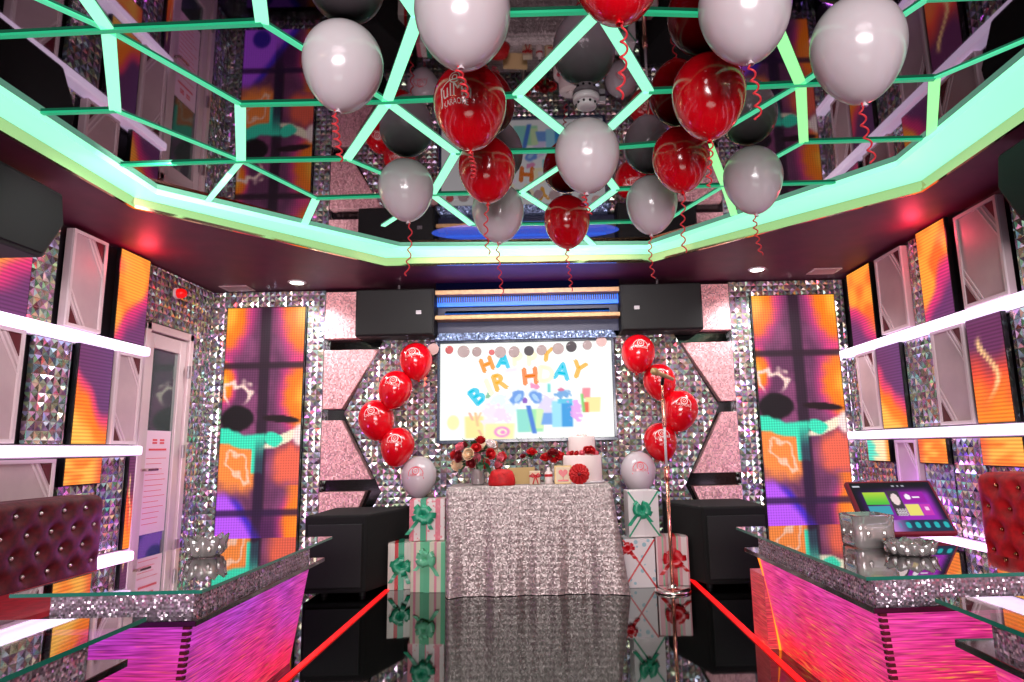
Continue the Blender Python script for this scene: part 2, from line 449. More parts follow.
def ring_face(mb, outer, inner, z, flip=False):
    n = len(outer)
    vs = [(p[0], p[1], z) for p in outer] + [(p[0], p[1], z) for p in inner]
    fs = [(i, (i + 1) % n, n + (i + 1) % n, n + i) for i in range(n)]
    mb.add(vs, [f[::-1] for f in fs] if flip else fs)
def band(mb, poly, z0, z1, z0b=None):
    n = len(poly)
    mb.add([(p[0], p[1], z0) for p in poly] + [(p[0], p[1], z1) for p in poly], [(i, (i + 1) % n, n + (i + 1) % n, n + i) for i in range(n)])
mb = MB()
o4 = [(XL, YF), (XL, 3.61), (XL, YB), (XR, YB), (XR, 3.61), (XR, YF)]
ring_face(mb, o4, OUT, ZS); ring_face(mb, o4, OUT, ZC - .001)
band(mb, [(p[0] * 1.001, p[1] * 1.0005) for p in OUT], ZS, ZC)
struct(mb.build('ceiling_soffit', 'soffit'))
cove = thing('cove_light', 'mint green glowing light band around the ceiling opening', 'cove light', (0, 2, ZS))
mb = MB((0, 2, ZS)); ring_face(mb, OUT, INN, 2.568)
band(mb, INN, 2.568, ZC)
mb.build('light_band', 'mint', cove)
mb = MB((0, 2, ZS)); OUT2 = [(p[0] * .992, p[1] * .996) for p in OUT]
band(mb, OUT, ZS - .004, 2.567); ring_face(mb, OUT, OUT2, ZS - .004); band(mb, OUT2, ZS - .004, ZS + .012)
l = mb.build('mirror_lip', 'lip', cove); l['label'] = 'gold mirrored lip under the light band'

# ceiling lattice of light bars
N = dict(n1=(-1.588, 2.132), n2=(-1.014, 2.11), n3=(-1.356, 2.66), n4=(-1.62, 3.223), na=(-1.935, 2.689), n5=(-.698, 2.66), n6=(-1.054, 3.226),
         n7=(-1.411, 3.757), n8=(-.442, 2.089), n9=(-.464, 3.182), n10=(-.691, 3.732), n11=(.214, 2.081), n12=(-.113, 2.633), n13=(.473, 2.622),
         n14=(.224, 3.178), n15=(-.144, 3.73), n16=(.175, 4.309), n17=(.438, 3.714), n18=(1.136, 2.59), n19=(.85, 2.128), n20=(1.364, 3.138),
         n21=(.845, 3.093), n22=(1.71, 2.564), n23=(1.099, 3.688), nr=(1.381, 2.052),
         a=(-2.2, 2.16), b=(-1.80, 1.84), c=(-1.47, 1.60), d=(-.83, 1.60), e=(-.56, 1.60), k=(-2.27, 2.694), l=(-2.08, 3.76), m=(-2.27, 3.241), o=(-1.66, 4.22),
         p=(-.512, 4.286), q=(-1.13, 4.271), r=(.62, 1.60), s=(2.0, 3.079), t=(1.98, 3.132), u=(1.30, 4.20), v=(1.77, 3.68), w=(2.0, 2.2),
         x=(2.0, 2.03), y=(.85, 4.29), z=(.37, 4.80), aa=(-.51, 4.78))
E = 'n1 n2,n1 na,n1 n3,n1 c,n1 a,n1 b,n2 n5,n2 d,n3 n4,n3 n5,na n4,na k,n4 l,n4 m,n4 n6,n4 n7,n7 o,n7 n10,n5 n6,n5 n8,n5 n9,n5 n12,n6 n10,n9 n10,n10 p,n10 q,n10 n15,n8 e,n8 n11,n11 n12,n11 n13,n11 n19,n12 n14,n13 n14,n9 n14,n14 n21,n14 n15,n14 n17,n15 n16,n17 n16,n17 n23,n13 n18,n18 n19,n18 n20,n18 n21,n18 nr,n18 n22,n22 s,n22 w,n20 t,n20 n23,n21 n23,n23 u,n23 v,n23 y,n16 p,n16 y,n16 z,n19 r,nr x,d c,d e,e r'
lat = thing('ceiling_light_lattice', 'glowing green honeycomb lattice of light bars on the black mirror ceiling', 'ceiling light', (0, 3, ZC))
for ed in E.split(','):
    a, b = (Vector((*N[k], 0)) for k in ed.split())
    d = (b - a); L = d.length; d.normalize(); nrm = Vector((-d.y, d.x, 0))
    lateral = abs(d.x) > .80
    w = .010 if lateral else .023
    if abs(d.x) > .55 and not lateral: w = .015
    if not lateral and (((a.x + b.x) / 2 < -.85 and d.x * d.y > 0) or ((a.x + b.x) / 2 > .95 and d.x * d.y < 0)) and abs(d.x) > .2: w = .012
    z0 = 2.588 if lateral else 2.592
    mb = MB((0, 3, ZC))
    lo = [a - nrm * w, a + nrm * w, b + nrm * w, b - nrm * w]
    mb.hexa([(p.x, p.y, z0) for p in lo], [(p.x, p.y, ZC - .001) for p in lo])
    right = (a.x + b.x) / 2 > .95
    mat = 'greenbar' if lateral else ('limebar' if right else 'mintbar')  # dimmer glow picked by bar direction, as seen from the camera
    mx = (a.x + b.x) / 2
    if not lateral and ((mx < -.85 and d.x * d.y > 0) or (mx > .95 and d.x * d.y < 0)) and abs(d.x) > .2: mat = 'midbar'
    mb.build('light_bar', mat, lat)

# downlights, vents, detector
for (x, y, lab) in ((-2.147, 5.355, 'round white downlight in the soffit above the left screen'), (1.788, 5.255, 'round white downlight in the soffit above the right screen')):
    t = thing('downlight', lab, 'downlight', (x, y, ZS))
    MB((x, y, ZS)).lathe([(.075, 0), (.075, -.006), (.058, -.010), (.055, -.004)], (x, y, ZS), 28).build('trim_ring', 'whiteplastic', t, True)
    MB((x, y, ZS)).lathe([(.054, -.011), (.03, -.013), (.001, -.013)], (x, y, ZS), 24).build('lens', 'lamp', t, True)
for (x, y, lab) in ((-2.74, 5.52, 'small white square vent in the soffit by the left back corner'), (2.40, 5.36, 'small white square vent in the soffit by the right back corner')):
    t = thing('ceiling_vent', lab, 'vent', (x, y, ZS))
    mb = MB((x, y, ZS))
    for q in ((-.12, .12, -.09, -.07), (-.12, .12, .07, .09), (-.12, -.10, -.07, .07), (.10, .12, -.07, .07)):
        mb.box(x + q[0], x + q[1], y + q[2], y + q[3], ZS - .008, ZS)
    mb.build('frame', 'boardgrey', t)
    mb = MB((x, y, ZS))
    for i in range(6): mb.box(x - .10, x + .10, y - .066 + i * .024, y - .055 + i * .024, ZS - .006, ZS)
    mb.build('grille', 'boardgrey', t)
t = thing('smoke_detector', 'white round smoke detector on the ceiling above a white balloon', 'smoke detector', (.197, 2.66, ZC))
c = (.197, 2.66, ZC)
MB(c).lathe([(.060, 0), (.060, -.022), (.052, -.028)], c, 28).build('base', 'whiteplastic', t, True)
mb = MB(c).lathe([(.044, -.028), (.044, -.05), (.030, -.058), (.001, -.058)], c, 24)
mb.build('sensor_head', 'whiteplastic', t, True)
mb = MB(c)
for i in range(10):
    a = 2 * PI * i / 10; mb.ball((c[0] + .0445 * math.cos(a), c[1] + .0445 * math.sin(a), ZC - .039), .006, 6)
mb.build('vent_slot', 'black', t)
MB(c).box(c[0] + .055, c[0] + .085, c[1] - .012, c[1] + .012, ZC - .03, ZC - .006).build('side_bracket', 'steel', t)

# ------------------------------------------------------------------ screens
def gauss(u, v, cu, cv, su, sv): return math.exp(-((u - cu) / su) ** 2 - ((v - cv) / sv) ** 2)
def smooth(a, b, x):
    t = max(0, min(1, (x - a) / (b - a))); return t * t * (3 - 2 * t)
OR, YE, PU, MG, VI, TE = (1, .50, .10), (1, .75, .25), (.40, .20, .34), (.95, .25, .55), (.72, .34, .95), (.22, .88, .72)
def pic_back(u, v):
    n = noise.noise(Vector((u * 4, v * 10, 1.3))) * .5 + noise.noise(Vector((u * 11, v * 33, 7.3))) * .35
    c = mix(PU, (.55, .27, .44), smooth(-.2, .4, n))
    d = ((u + .05) / .42) ** 2 + ((v + .03) / .20) ** 2
    for cu, cv, su, sv in ((0, 0, .34, .20), (1, .02, .34, .22), (1.05, .36, .34, .17), (-.02, .30, .18, .10), (1.05, .86, .30, .14)):
        e = math.sqrt(((u - cu) / su) ** 2 + ((v - cv) / sv) ** 2) + n * .25
        c = mix(c, MG, .8 * smooth(1.25, .80, e)); c = mix(c, OR, smooth(.98, .6, e)); c = mix(c, YE, .8 * smooth(.6, .15, e))
    if v > .50:
        e = math.sqrt(((u - .2) / .36) ** 2 + ((v - .62) / .13) ** 2) + n * .4
        c = mix(c, (1, .55, .25), smooth(1.05, .6, e))
        e = math.sqrt(((u - .95) / .4) ** 2 + ((v - .63) / .10) ** 2) + n * .4
        c = mix(c, (.95, .40, .30), smooth(1.05, .5, e))
    # dark cross bars of the panel joints
    c = mix(c, (.14, .08, .14), .85 * smooth(.085, .045, abs(u - (.50 + .02 * v))))
    c = mix(c, (.16, .08, .14), .85 * smooth(.017, .008, abs(v - .235)))
    # outline glow
    r = abs(math.sqrt(((u - .20) / .17) ** 2 + ((v - .355) / .04) ** 2) - 1 + n * 1.6)
    c = mix(c, (1, .85, .80), smooth(.34, .1, r) * smooth(.40, .36, v))
    c = mix(c, (.07, .04, .06), smooth(1.1, .85, math.sqrt(((u - .21) / .22) ** 2 + ((v - .445) / .052) ** 2) + n * .3))
    # teal coat
    vv = .487 + .04 * u + n * .03
    c = mix(c, TE, smooth(-.006, .006, v - vv) * smooth(.006, -.006, v - (vv + .055 + (.10 if .40 < u < .54 else 0))) * smooth(.58, .54, u))
    c = mix(c, (.98, .92, .80), smooth(1.1, .8, math.sqrt(((u - .78) / .24) ** 2 + ((v - .535 + .14 * (u - .7)) / .020) ** 2) + n * .9))
    c = mix(c, TE, smooth(1.1, .8, math.sqrt(((u - .66) / .10) ** 2 + ((v - .525) / .025) ** 2) + n))
    c = mix(c, (.12, .05, .07), smooth(1.1, .8, math.sqrt(((u - .75) / .25) ** 2 + ((v - .425 - .03 * u) / .016) ** 2) + n * .4))
    c = mix(c, (.98, .88, .86), smooth(1.1, .6, math.sqrt(((u - 1.0) / .10) ** 2 + ((v - .51) / .05) ** 2) + n * .4))
    r = abs(math.sqrt(((u - .24) / .10) ** 2 + ((v - .63) / .05) ** 2) - 1 + n * 2.4)
    c = mix(c, (1, .80, .70), smooth(.28, .1, r) * .9)
    # violet gown
    g = .10 + (v - .72) * 2.0 + n * .06
    if v > .70:
        c = mix(c, (.30, .12, .30), smooth(.78, .85, v) * smooth(.9, .6, u))
        c = mix(c, (.28, .16, .75), smooth(.14, .04, u - g) * smooth(.72, .78, v))
        c = mix(c, VI, smooth(.05, -.05, u - g) * smooth(.70, .76, v))
        c = mix(c, (.22, .12, .60), smooth(1.1, .8, math.sqrt(((u - .24) / .13) ** 2 + ((v - .955) / .045) ** 2)))
        c = mix(c, OR, smooth(.80, .95, u) * .8)
    c = mix(c, (.16, .08, .22), .8 * smooth(.017, .008, abs(v - .805)))
    if v > .5: c = mix(c, (.16, .08, .2), .8 * smooth(.07, .04, abs(u - .5)) * smooth(.5, .62, v) * smooth(.98, .8, v))
    return c
def pic_side(seed, style):
    def f(u, v):
        n = noise.noise(Vector((u * 2.2 + seed, v * 3.5, seed * 1.7)))
        if style == 'amber':      # orange above, violet below
            c = mix((1, .62, .22), (.98, .42, .16), smooth(-.2, .4, n)); e = v + (u - .5) * .5 + n * .12
            c = mix(c, (.85, .20, .45), smooth(.55, .72, e)); c = mix(c, (.42, .20, .40), smooth(.72, .95, e))
            return c
        if style == 'rising':     # violet above, orange and yellow below
            e = v + (u - .5) * .45 + n * .15
            c = mix((.40, .22, .42), (.42, .20, .38), u); c = mix(c, (.90, .25, .42), smooth(.42, .58, e)); c = mix(c, (1, .48, .12), smooth(.55, .75, e)); c = mix(c, (1, .78, .34), smooth(.78, 1.0, e) * .8)
            return c
        if style == 'flame':
            c = mix((.40, .18, .34), (.95, .30, .20), smooth(.25, .65, v + n * .2)); c = mix(c, (1, .52, .14), smooth(.55, .9, v + n * .25))
            r = abs(u - .5 + .22 * math.sin(v * 9 + seed)) ; c = mix(c, (1, .80, .55), smooth(.10, .02, r) * smooth(.15, .25, v) * smooth(.85, .6, v))
            return c
        if style == 'teal':
            return mix(mix((.30, .85, .75), (1, .88, .70), smooth(.2, .5, u + n * .3)), (.95, .55, .2), smooth(.75, 1, u))
        c = mix((1, .50, .16), (1, .68, .28), smooth(-.3, .3, n)); return mix(c, (.9, .25, .2), smooth(.7, 1, u) * .6)
    return f

def led_screen(name, label, face, a0, a1, z0, z1, d, pic, mat, nu, nv, group, depth=.03, flip=False):
    """face: 'y' hangs on the back wall at y=d, 'x' on a side wall with its glass at x=d"""
    o = (((a0 + a1) / 2, d, z0) if face == 'y' else (d, (a0 + a1) / 2, z0))
    t = thing(name, label, 'screen', o, 0, group)
    mb = MB(o)
    if face == 'y':
        mb.grid(lambda u, v: (a0 + (a1 - a0) * u, d, z1 + (z0 - z1) * v), nu, nv)
        fr = MB(o).box(a0 - .006, a1 + .006, d + .002, d + depth, z0 - .006, z1 + .006)
    else:
        mb.grid(lambda u, v: (d, a0 + (a1 - a0) * u, z1 + (z0 - z1) * v), nu, nv)
        s = 1 if d > 0 else -1
        xs = sorted((d + s * .002, d + s * depth))
        fr = MB(o).box(xs[0], xs[1], a0 - .006, a1 + .006, z0 - .006, z1 + .006)
    paint = [pic(1 - i / nu if flip else i / nu, j / nv) for j in range(nv + 1) for i in range(nu + 1)]
    mb.build('screen_face', mat, t, paint=paint)
    fr.build('frame', 'frame', t)
    return t
led_screen('led_screen', 'tall LED screen with orange and violet picture, left of the party table', 'y', -2.85, -2.16, .12, 2.335, 5.60, pic_back, 'led_back', 56, 170, 'tall LED screens on the back wall')
led_screen('led_screen', 'tall LED screen with orange and violet picture, right of the party table', 'y', 1.835, 2.575, .12, 2.345, 5.60, pic_back, 'led_back', 56, 170, 'tall LED screens on the back wall')

# ------------------------------------------------------------------ back wall dressing
def tile_panel(label, rects, y=5.64, mat='tile', polys=(), group='mirror tile fields on the back wall'):
    mb = MB((rects[0][0] if rects else polys[0][0][0], y, 0))
    for x0, x1, z0, z1 in rects: mb.box(x0, x1, y, YB - .002, z0, z1)
    for p in polys: mb.prism(p, 'y', y, YB - .002)
    return tag(mb.build('mirror_mosaic', mat), label, 'mirror tiles', group)
tile_panel('silver mirror tiles framing the left tall LED screen on the back wall', [(XL + .02, -2.86, 0, 2.49), (-2.15, -1.995, 0, 2.49), (-2.86, -2.15, 2.345, 2.49), (-2.86, -2.15, 0, .11)])
tile_panel('silver mirror tiles framing the right tall LED screen on the back wall', [(1.645, 1.825, 0, 2.49), (2.585, XR - .02, 0, 2.49), (1.825, 2.585, 2.355, 2.49), (1.825, 2.585, 0, .11)])
CH = [(-1.02, .02), (-1.85, .02), (-1.46, .70), (-1.80, 1.38), (-1.47, 2.02), (1.13, 2.02), (1.49, 1.375), (1.16, .70), (1.49, .02)]
tile_panel('silver mirror tile field with pointed sides behind the television', [], 5.645, 'tile', [CH[1:][::-1]])
# glitter panels and the black gaps
def gl_panel(label, poly):
    c = poly[0]
    return tag(MB((c[0], 5.65, c[1])).prism(poly, 'y', 5.62, YB - .003).build('glitter_board', 'pink', bevel=.004), label, 'glitter panel', 'pink glitter panels on the back wall')
gl_panel('pale pink glitter panel beside the left hanging speaker', [(-1.985, 2.045), (-1.45, 2.045), (-1.45, 2.47), (-1.985, 2.47)])
gl_panel('pink glitter panel left of television, upper of the two with slanted edge', [(-1.985, 1.42), (-1.815, 1.42), (-1.50, 1.94), (-1.985, 1.94)])
gl_panel('pink glitter panel left of television, lower of the two with slanted edge', [(-1.985, .81), (-1.54, .81), (-1.815, 1.32), (-1.985, 1.32)])
gl_panel('low pink glitter panel just above the left floor speaker', [(-1.985, .2), (-1.80, .2), (-1.59, .71), (-1.985, .71)])
gl_panel('pale pink glitter panel beside the right hanging speaker', [(1.10, 2.05), (1.64, 2.05), (1.64, 2.47), (1.10, 2.47)])
gl_panel('pink glitter panel right of television, upper of the two with slanted edge', [(1.19, 1.94), (1.51, 1.415), (1.64, 1.415), (1.64, 1.94)])
gl_panel('pink glitter panel right of television, lower of the two with slanted edge', [(1.51, 1.32), (1.23, .80), (1.64, .80), (1.64, 1.32)])
gl_panel('low pink glitter panel just above the right floor speaker', [(1.22, .69), (1.42, .2), (1.64, .2), (1.64, .69)])
# beam and lit shelf over the television
struct(MB().box(-.975, .64, 5.50, YB, 2.425, 2.5).build('trim_1', 'beam'))
pel = thing('lighted_shelf', 'wood edged shelf with a blue light strip above the television', 'shelf', (-.17, 5.5, 2.1))
o = (-.17, 5.5, 2.1)
MB(o).box(-.975, .64, 5.46, 5.56, 2.385, 2.425).build('upper_rail', 'wood', pel, bevel=.004)
mb = MB(o); mb.box(-.975, .64, 5.56, 5.575, 2.30, 2.385); mb.build('light_strip', 'blueled', pel)
mb = MB(o)
for i in range(80): mb.box(-.97 + i * .02, -.958 + i * .02, 5.552, 5.56, 2.335, 2.385)
mb.build('light_lens', 'deepblue', pel)
MB(o).box(-.975, .64, 5.60, 5.62, 2.06, 2.30).build('back_board', 'deepblue', pel)  # board glows faintly by itself, blue emission put into its material
MB(o).box(-.975, .64, 5.46, 5.60, 2.165, 2.20).build('lower_rail', 'wood', pel, bevel=.004)
MB(o).hexa([(-.90, 5.50, 2.215), (.55, 5.50, 2.215), (.55, 5.52, 2.205), (-.90, 5.52, 2.205)], [(-.90, 5.57, 2.26), (.55, 5.57, 2.26), (.55, 5.58, 2.25), (-.90, 5.58, 2.25)]).build('mirror_strip', 'chrome', pel)
tag(MB((-.2, 5.5, 2.0)).hexa([(-.985, 5.50, 1.985), (.605, 5.50, 1.985), (.605, 5.645, 1.985), (-.985, 5.645, 1.985)], [(-.955, 5.53, 2.055), (.575, 5.53, 2.055), (.575, 5.645, 2.055), (-.955, 5.645, 2.055)]).build('glitter_ledge', 'blueglit', bevel=.004),
    'blue silver glitter ledge along the top of the television', 'ledge')

# television
T = (-.193, 5.56, 1.09)
tv = thing('television', 'large wall television showing a bright birthday greeting', 'television', T)
x0, x1, z0, z1 = -.945, .557, 1.125, 1.965
mb = MB(T)
for q in ((x0 - .025, x1 + .025, z1, z1 + .022), (x0 - .025, x1 + .025, z0 - .028, z0), (x0 - .025, x0, z0, z1), (x1, x1 + .025, z0, z1)):
    mb.box(q[0], q[1], 5.545, 5.64, q[2], q[3])
mb.build('bezel', 'screenoff', tv, bevel=.003)
W_ = (1, 1, .99)
def pic_tv(u, v):
    n = noise.noise(Vector((u * 9, v * 6, 4)))
    n2 = noise.noise(Vector((u * 40, v * 26, 2)))
    c = (.985, 1, .985)
    def bx(c, col, u0, u1, v0, v1, sk=0, s=.006, a=1.0):
        uu = u - sk * (v - v0)
        return mix(c, col, a * smooth(u0 - s, u0 + s, uu) * smooth(u1 + s, u1 - s, uu) * smooth(v0 - s, v0 + s, v) * smooth(v1 + s, v1 - s, v))
    def el(c, col, cu, cv, su, sv, rot=0.0, a=1.0, k=.0):
        du, dv = (u - cu) * 1.78, v - cv
        x, y = du * math.cos(rot) + dv * math.sin(rot), -du * math.sin(rot) + dv * math.cos(rot)
        return mix(c, col, a * smooth(1.15, .85, math.hypot(x / (su * 1.78), y / sv) + k * n2))
    c = el(c, (1, .93, .55), .075, .82, .035, .075, 0, .8)
    # yellow box with streamers
    c = bx(c, (1, .90, .52), .14, .25, .76, .985, .02, .012); c = bx(c, (.98, .62, .50), .16, .175, .72, .80, .25); c = bx(c, (.95, .72, .45), .195, .21, .72, .86, .1); c = bx(c, (.98, .70, .50), .23, .242, .72, .80, -.3)
    c = bx(c, (.98, .62, .45), .215, .228, .90, .96, .3)
    # pale bouquet
    for q in ((.34, .62, .05, .08, (.88, .97, .99)), (.30, .72, .05, .08, (.97, .88, .97)), (.36, .75, .05, .09, (.98, .84, .97)), (.41, .68, .04, .08, (.90, .95, 1)), (.28, .82, .04, .07, (1, .90, .93))):
        c = el(c, q[4], *q[:4], 0, .95, .9)
    c = bx(c, (1, .94, .62), .26, .43, .84, 1.0, -.05, .012)
    c = el(c, (.96, .45, .78), .355, .925, .045, .055); c = el(c, (1, .93, .75), .355, .925, .030, .034); c = el(c, (.96, .45, .78), .36, .93, .014, .02)
    # green box, blue ribbon and bow
    c = bx(c, (.55, .90, .62), .455, .60, .70, .93, -.03); c = bx(c, (.45, .85, .78), .44, .51, .70, .93, .03); c = bx(c, (.80, .95, .65), .555, .60, .70, .90, -.03)
    c = bx(c, (.10, .38, .82), .495, .522, .66, .95, .12)
    c = el(c, (.24, .50, .88), .445, .575, .034, .085, .65, .95, .3); c = el(c, (.60, .78, .97), .45, .58, .014, .05, .65)
    c = el(c, (.24, .50, .88), .555, .575, .032, .08, -.65, .95, .3); c = el(c, (.58, .78, .97), .55, .58, .013, .045, -.65)
    c = el(c, (.45, .20, .70), .49, .61, .016, .03)
    c = el(c, (.93, .42, .66), .545, .455, .030, .025, .2, .9, .8)
    # lilac flowers and the blue box
    c = el(c, (.86, .80, .98), .615, .66, .045, .09, .4, .9, .8); c = bx(c, (.30, .56, .90), .595, .665, .74, .86, -.12)
    c = bx(c, (.52, .86, .97), .645, .70, .62, .89, .0); c = bx(c, (.02, .52, .86), .70, .765, .64, .89, .0); c = bx(c, (.22, .74, .90), .68, .765, .60, .645)
    c = el(c, (.90, .55, .92), .785, .72, .032, .10, 0, .9, 1.1); c = el(c, (.25, .55, .85), .715, .55, .04, .04, 0, .9, .9); c = el(c, (.85, .30, .50), .70, .505, .02, .018)
    c = bx(c, (.30, .82, .80), .622, .64, .44, .53); c = el(c, (.25, .62, .40), .285, .545, .016, .04, .6, .8, .9)
    # small boxes at the right
    c = bx(c, (.96, .45, .52), .825, .872, .49, .60, -.05); c = bx(c, (.97, .90, .55), .84, .93, .59, .74, -.05); c = bx(c, (.93, .28, .12), .825, .858, .64, .745, .0); c = bx(c, (.38, .80, .30), .812, .828, .55, .74, .05)
    return mix(c, (1, 1, 1), .22)
nu, nv = 150, 84
mb = MB(T).grid(lambda u, v: (x0 + (x1 - x0) * u, 5.575, z1 + (z0 - z1) * v), nu, nv)
mb.build('screen', 'tvpix', tv, paint=[pic_tv(i / nu, j / nv) for j in range(nv + 1) for i in range(nu + 1)])
MB(T).box(x0, x1, 5.58, 5.64, z0, z1).build('back_panel', 'black', tv)
for nm, c, es in (('tv_orange', (.98, .60, .16), 1.0), ('tv_amber', (1, .72, .22), 1.0), ('tv_cyan', (.08, .80, .92), 1.0), ('tv_deeporange', (.96, .50, .14), 1.0), ('tv_pale', (1, .97, .80), 1.1), ('tv_palepink', (.99, .90, .97), 1.1)):
    MT[nm] = P(nm, (.02, .02, .02), .4, emit=c, es=es)
LET = [('H', 'tv_orange', .265, .20, 20), ('A', 'tv_cyan', .36, .17, -6), ('P', 'tv_pale', .44, .15, 0), ('P', 'tv_pale', .525, .15, 2), ('Y', 'tv_amber', .612, .11, -8),
       ('B', 'tv_cyan', .205, .53, 38), ('I', 'tv_pale', .275, .44, 22), ('R', 'tv_amber', .335, .39, 17), ('T', 'tv_palepink', .41, .34, 6), ('H', 'tv_deeporange', .515, .335, 5), ('D', 'tv_pale', .605, .32, -6), ('A', 'tv_cyan', .70, .29, -10), ('Y', 'tv_amber', .795, .28, -20)]
for ch, mt, u, v, rot in LET:
    sz = .20 if v > .21 else .165
    vs, fs = text_mesh(ch, sz, .0008)
    R = Matrix.Rotation(math.radians(rot), 3, 'Z')
    # thicken the letter by overlaying shifted copies
    mb = MB(T)
    for dx, dz in ((0, 0), (.011, 0), (-.011, 0), (0, .011), (0, -.011), (.006, .006), (-.006, -.006)):
        pv = []
        for p in vs:
            p = R @ Vector((p.x + dx, p.y + dz, p.z)); pv.append((x0 + (x1 - x0) * (u + .008) + p.x, 5.5725 - p.z - (abs(dx) + .5 * abs(dz)) * .06, z1 + (z0 - z1) * (v + .03) + p.y))
        mb.add(pv, fs)
    mb.build('screen_letter', mt, tv)

# garland of paper discs over the television
gar = thing('paper_disc_garland', 'string of round grey paper discs across the top of the television', 'garland', (-.19, 5.52, 1.95))
o = (-.19, 5.52, 1.95)
gp = []
for i, (px, dz, mi, s) in enumerate([(-1.0, .04, 2, 1.1), (-.86, .03, 3, .8), (-.735, .012, 0, 1.15), (-.62, .008, 0, .95), (-.49, 0, 3, .55), (-.415, 0, 0, 1.1), (-.295, 0, 0, 1.1), (-.165, .006, 1, .95), (-.055, .01, 0, 1.0), (.09, .02, 0, 1.1), (.205, .035, 1, 1.05), (.345, .045, 0, .9), (.47, .075, 2, 1.0)]):
    z = 1.875 + dz; gp.append((px, 5.522, z + .02))
    c = (px, 5.52, z); mb = MB(o).lathe([(.046 * s, -.0015), (.046 * s, .0015)], (0, 0, 0), 18); mb.mi = 0
    mb.xf(Matrix.Translation(c) @ Matrix.Rotation(random.uniform(-.3, .3), 4, 'Z') @ Matrix.Rotation(PI / 2, 4, 'X'))
    d = mb.build('paper_disc', MT['paperdots'][mi], gar)
    if mi in (1, 3): d['label'] = ('dark' if mi == 1 else 'reddish') + ' paper disc'
MB(o).tube(gp, .0015, 5).build('string', 'whiteplastic', gar)

# ------------------------------------------------------------------ hanging and floor speakers
def badge(mb_o, parent, x, y, z, s=.03):
    b = MB(mb_o)
    for i in range(3): b.box(x - s, x + s, y - .004, y, z - s * .7 + i * s * .5, z - s * .7 + i * s * .5 + s * .32)
    b.build('badge', 'steel', parent)
for (a, b, side) in ((-1.655, -.975, 'left'), (.635, 1.345, 'right')):
    o = ((a + b) / 2, 5.55, 2.02)
    t = thing('wall_speaker', 'wide black speaker hung on the back wall, %s of the blue lit shelf' % side, 'speaker', o, 0, 'speakers hung on the back wall')
    MB(o).box(a, b, 5.41, 5.71, 2.02, 2.435).build('cabinet', 'black', t, bevel=.012)
    MB(o).box(a + .015, b - .015, 5.395, 5.41, 2.033, 2.422).build('grille', 'grille', t, bevel=.004)
    badge(o, t, b - .13 if side == 'left' else a + .14, 5.395, 2.22, .022)
    MB(o).tube([(o[0] + .0, 5.55, 2.43), (o[0], 5.56, 2.5)], .012).build('bracket', 'steel', t)
for side, xa, xb, sl in (('left', -1.83, -1.27, 1), ('right', 1.02, 1.61, -1)):
    o = ((xa + xb) / 2, 5.2, 0)
    t = thing('floor_speaker', 'big black floor speaker standing at the %s end of the gift boxes' % side, 'speaker', o, 0, 'floor speakers on the back wall')
    xi = xb if sl > 0 else xa
    pl = [(xa, 4.90), (xb, 4.90), (xb, 5.58), (xa, 5.58)]
    if sl > 0: pl = [(xa, 4.90), (xb - .10, 4.90), (xb + .08, 5.40), (xb + .08, 5.58), (xa, 5.58)]
    else: pl = [(xa - .08, 5.58), (xa - .08, 5.40), (xa + .10, 4.90), (xb, 4.90), (xb, 5.58)]
    MB(o).prism(pl, 'z', .03, .585).build('cabinet', 'carpetbox', t, bevel=.018)
    g0, g1 = (xa + .03, xb - .13) if sl > 0 else (xa + .13, xb - .03)
    MB(o).box(g0, g1, 4.885, 4.90, .07, .52).build('grille', 'grille', t, bevel=.005)
    mb = MB(o)
    for fx in (xa + .14, xb - .14):
        for fy in (4.97, 5.5): mb = MB(o); mb.lathe([(.025, 0), (.025, .03)], (fx, fy, 0), 12); mb.build('foot', 'black', t)
for side, s, xw, yo in (('left', -1, -2.58, 0), ('right', 1, 2.28, -.235)):
    o = (xw + s * .2, 2.9 + yo, 2.05)
    t = thing('ceiling_speaker', 'black angular speaker hung high on the %s wall near the camera' % side, 'speaker', o, 0, 'black speakers hung high on the side walls')
    pr = [(2.35, 2.47), (3.26, 2.445), (3.29, 2.28), (3.17, 2.065), (2.35, 2.055)]
    pr = [(p[0] + yo, p[1]) for p in pr]
    MB(o).prism(pr, 'x', xw, xw + s * .30).build('cabinet', 'grille', t, bevel=.014)
    inn = [(p[0] + (2.85 + yo - p[0]) * .05, p[1] + (2.26 - p[1]) * .10) for p in pr]
    MB(o).prism(inn, 'x', xw - s * .012, xw + s * .01).build('grille', 'black', t, bevel=.004)
    MB(o).box(xw + min(0, s * .3) + .1, xw + min(0, s * .3) + .16, 2.8 + yo, 2.9 + yo, 2.44, 2.5).build('bracket', 'steel', t)

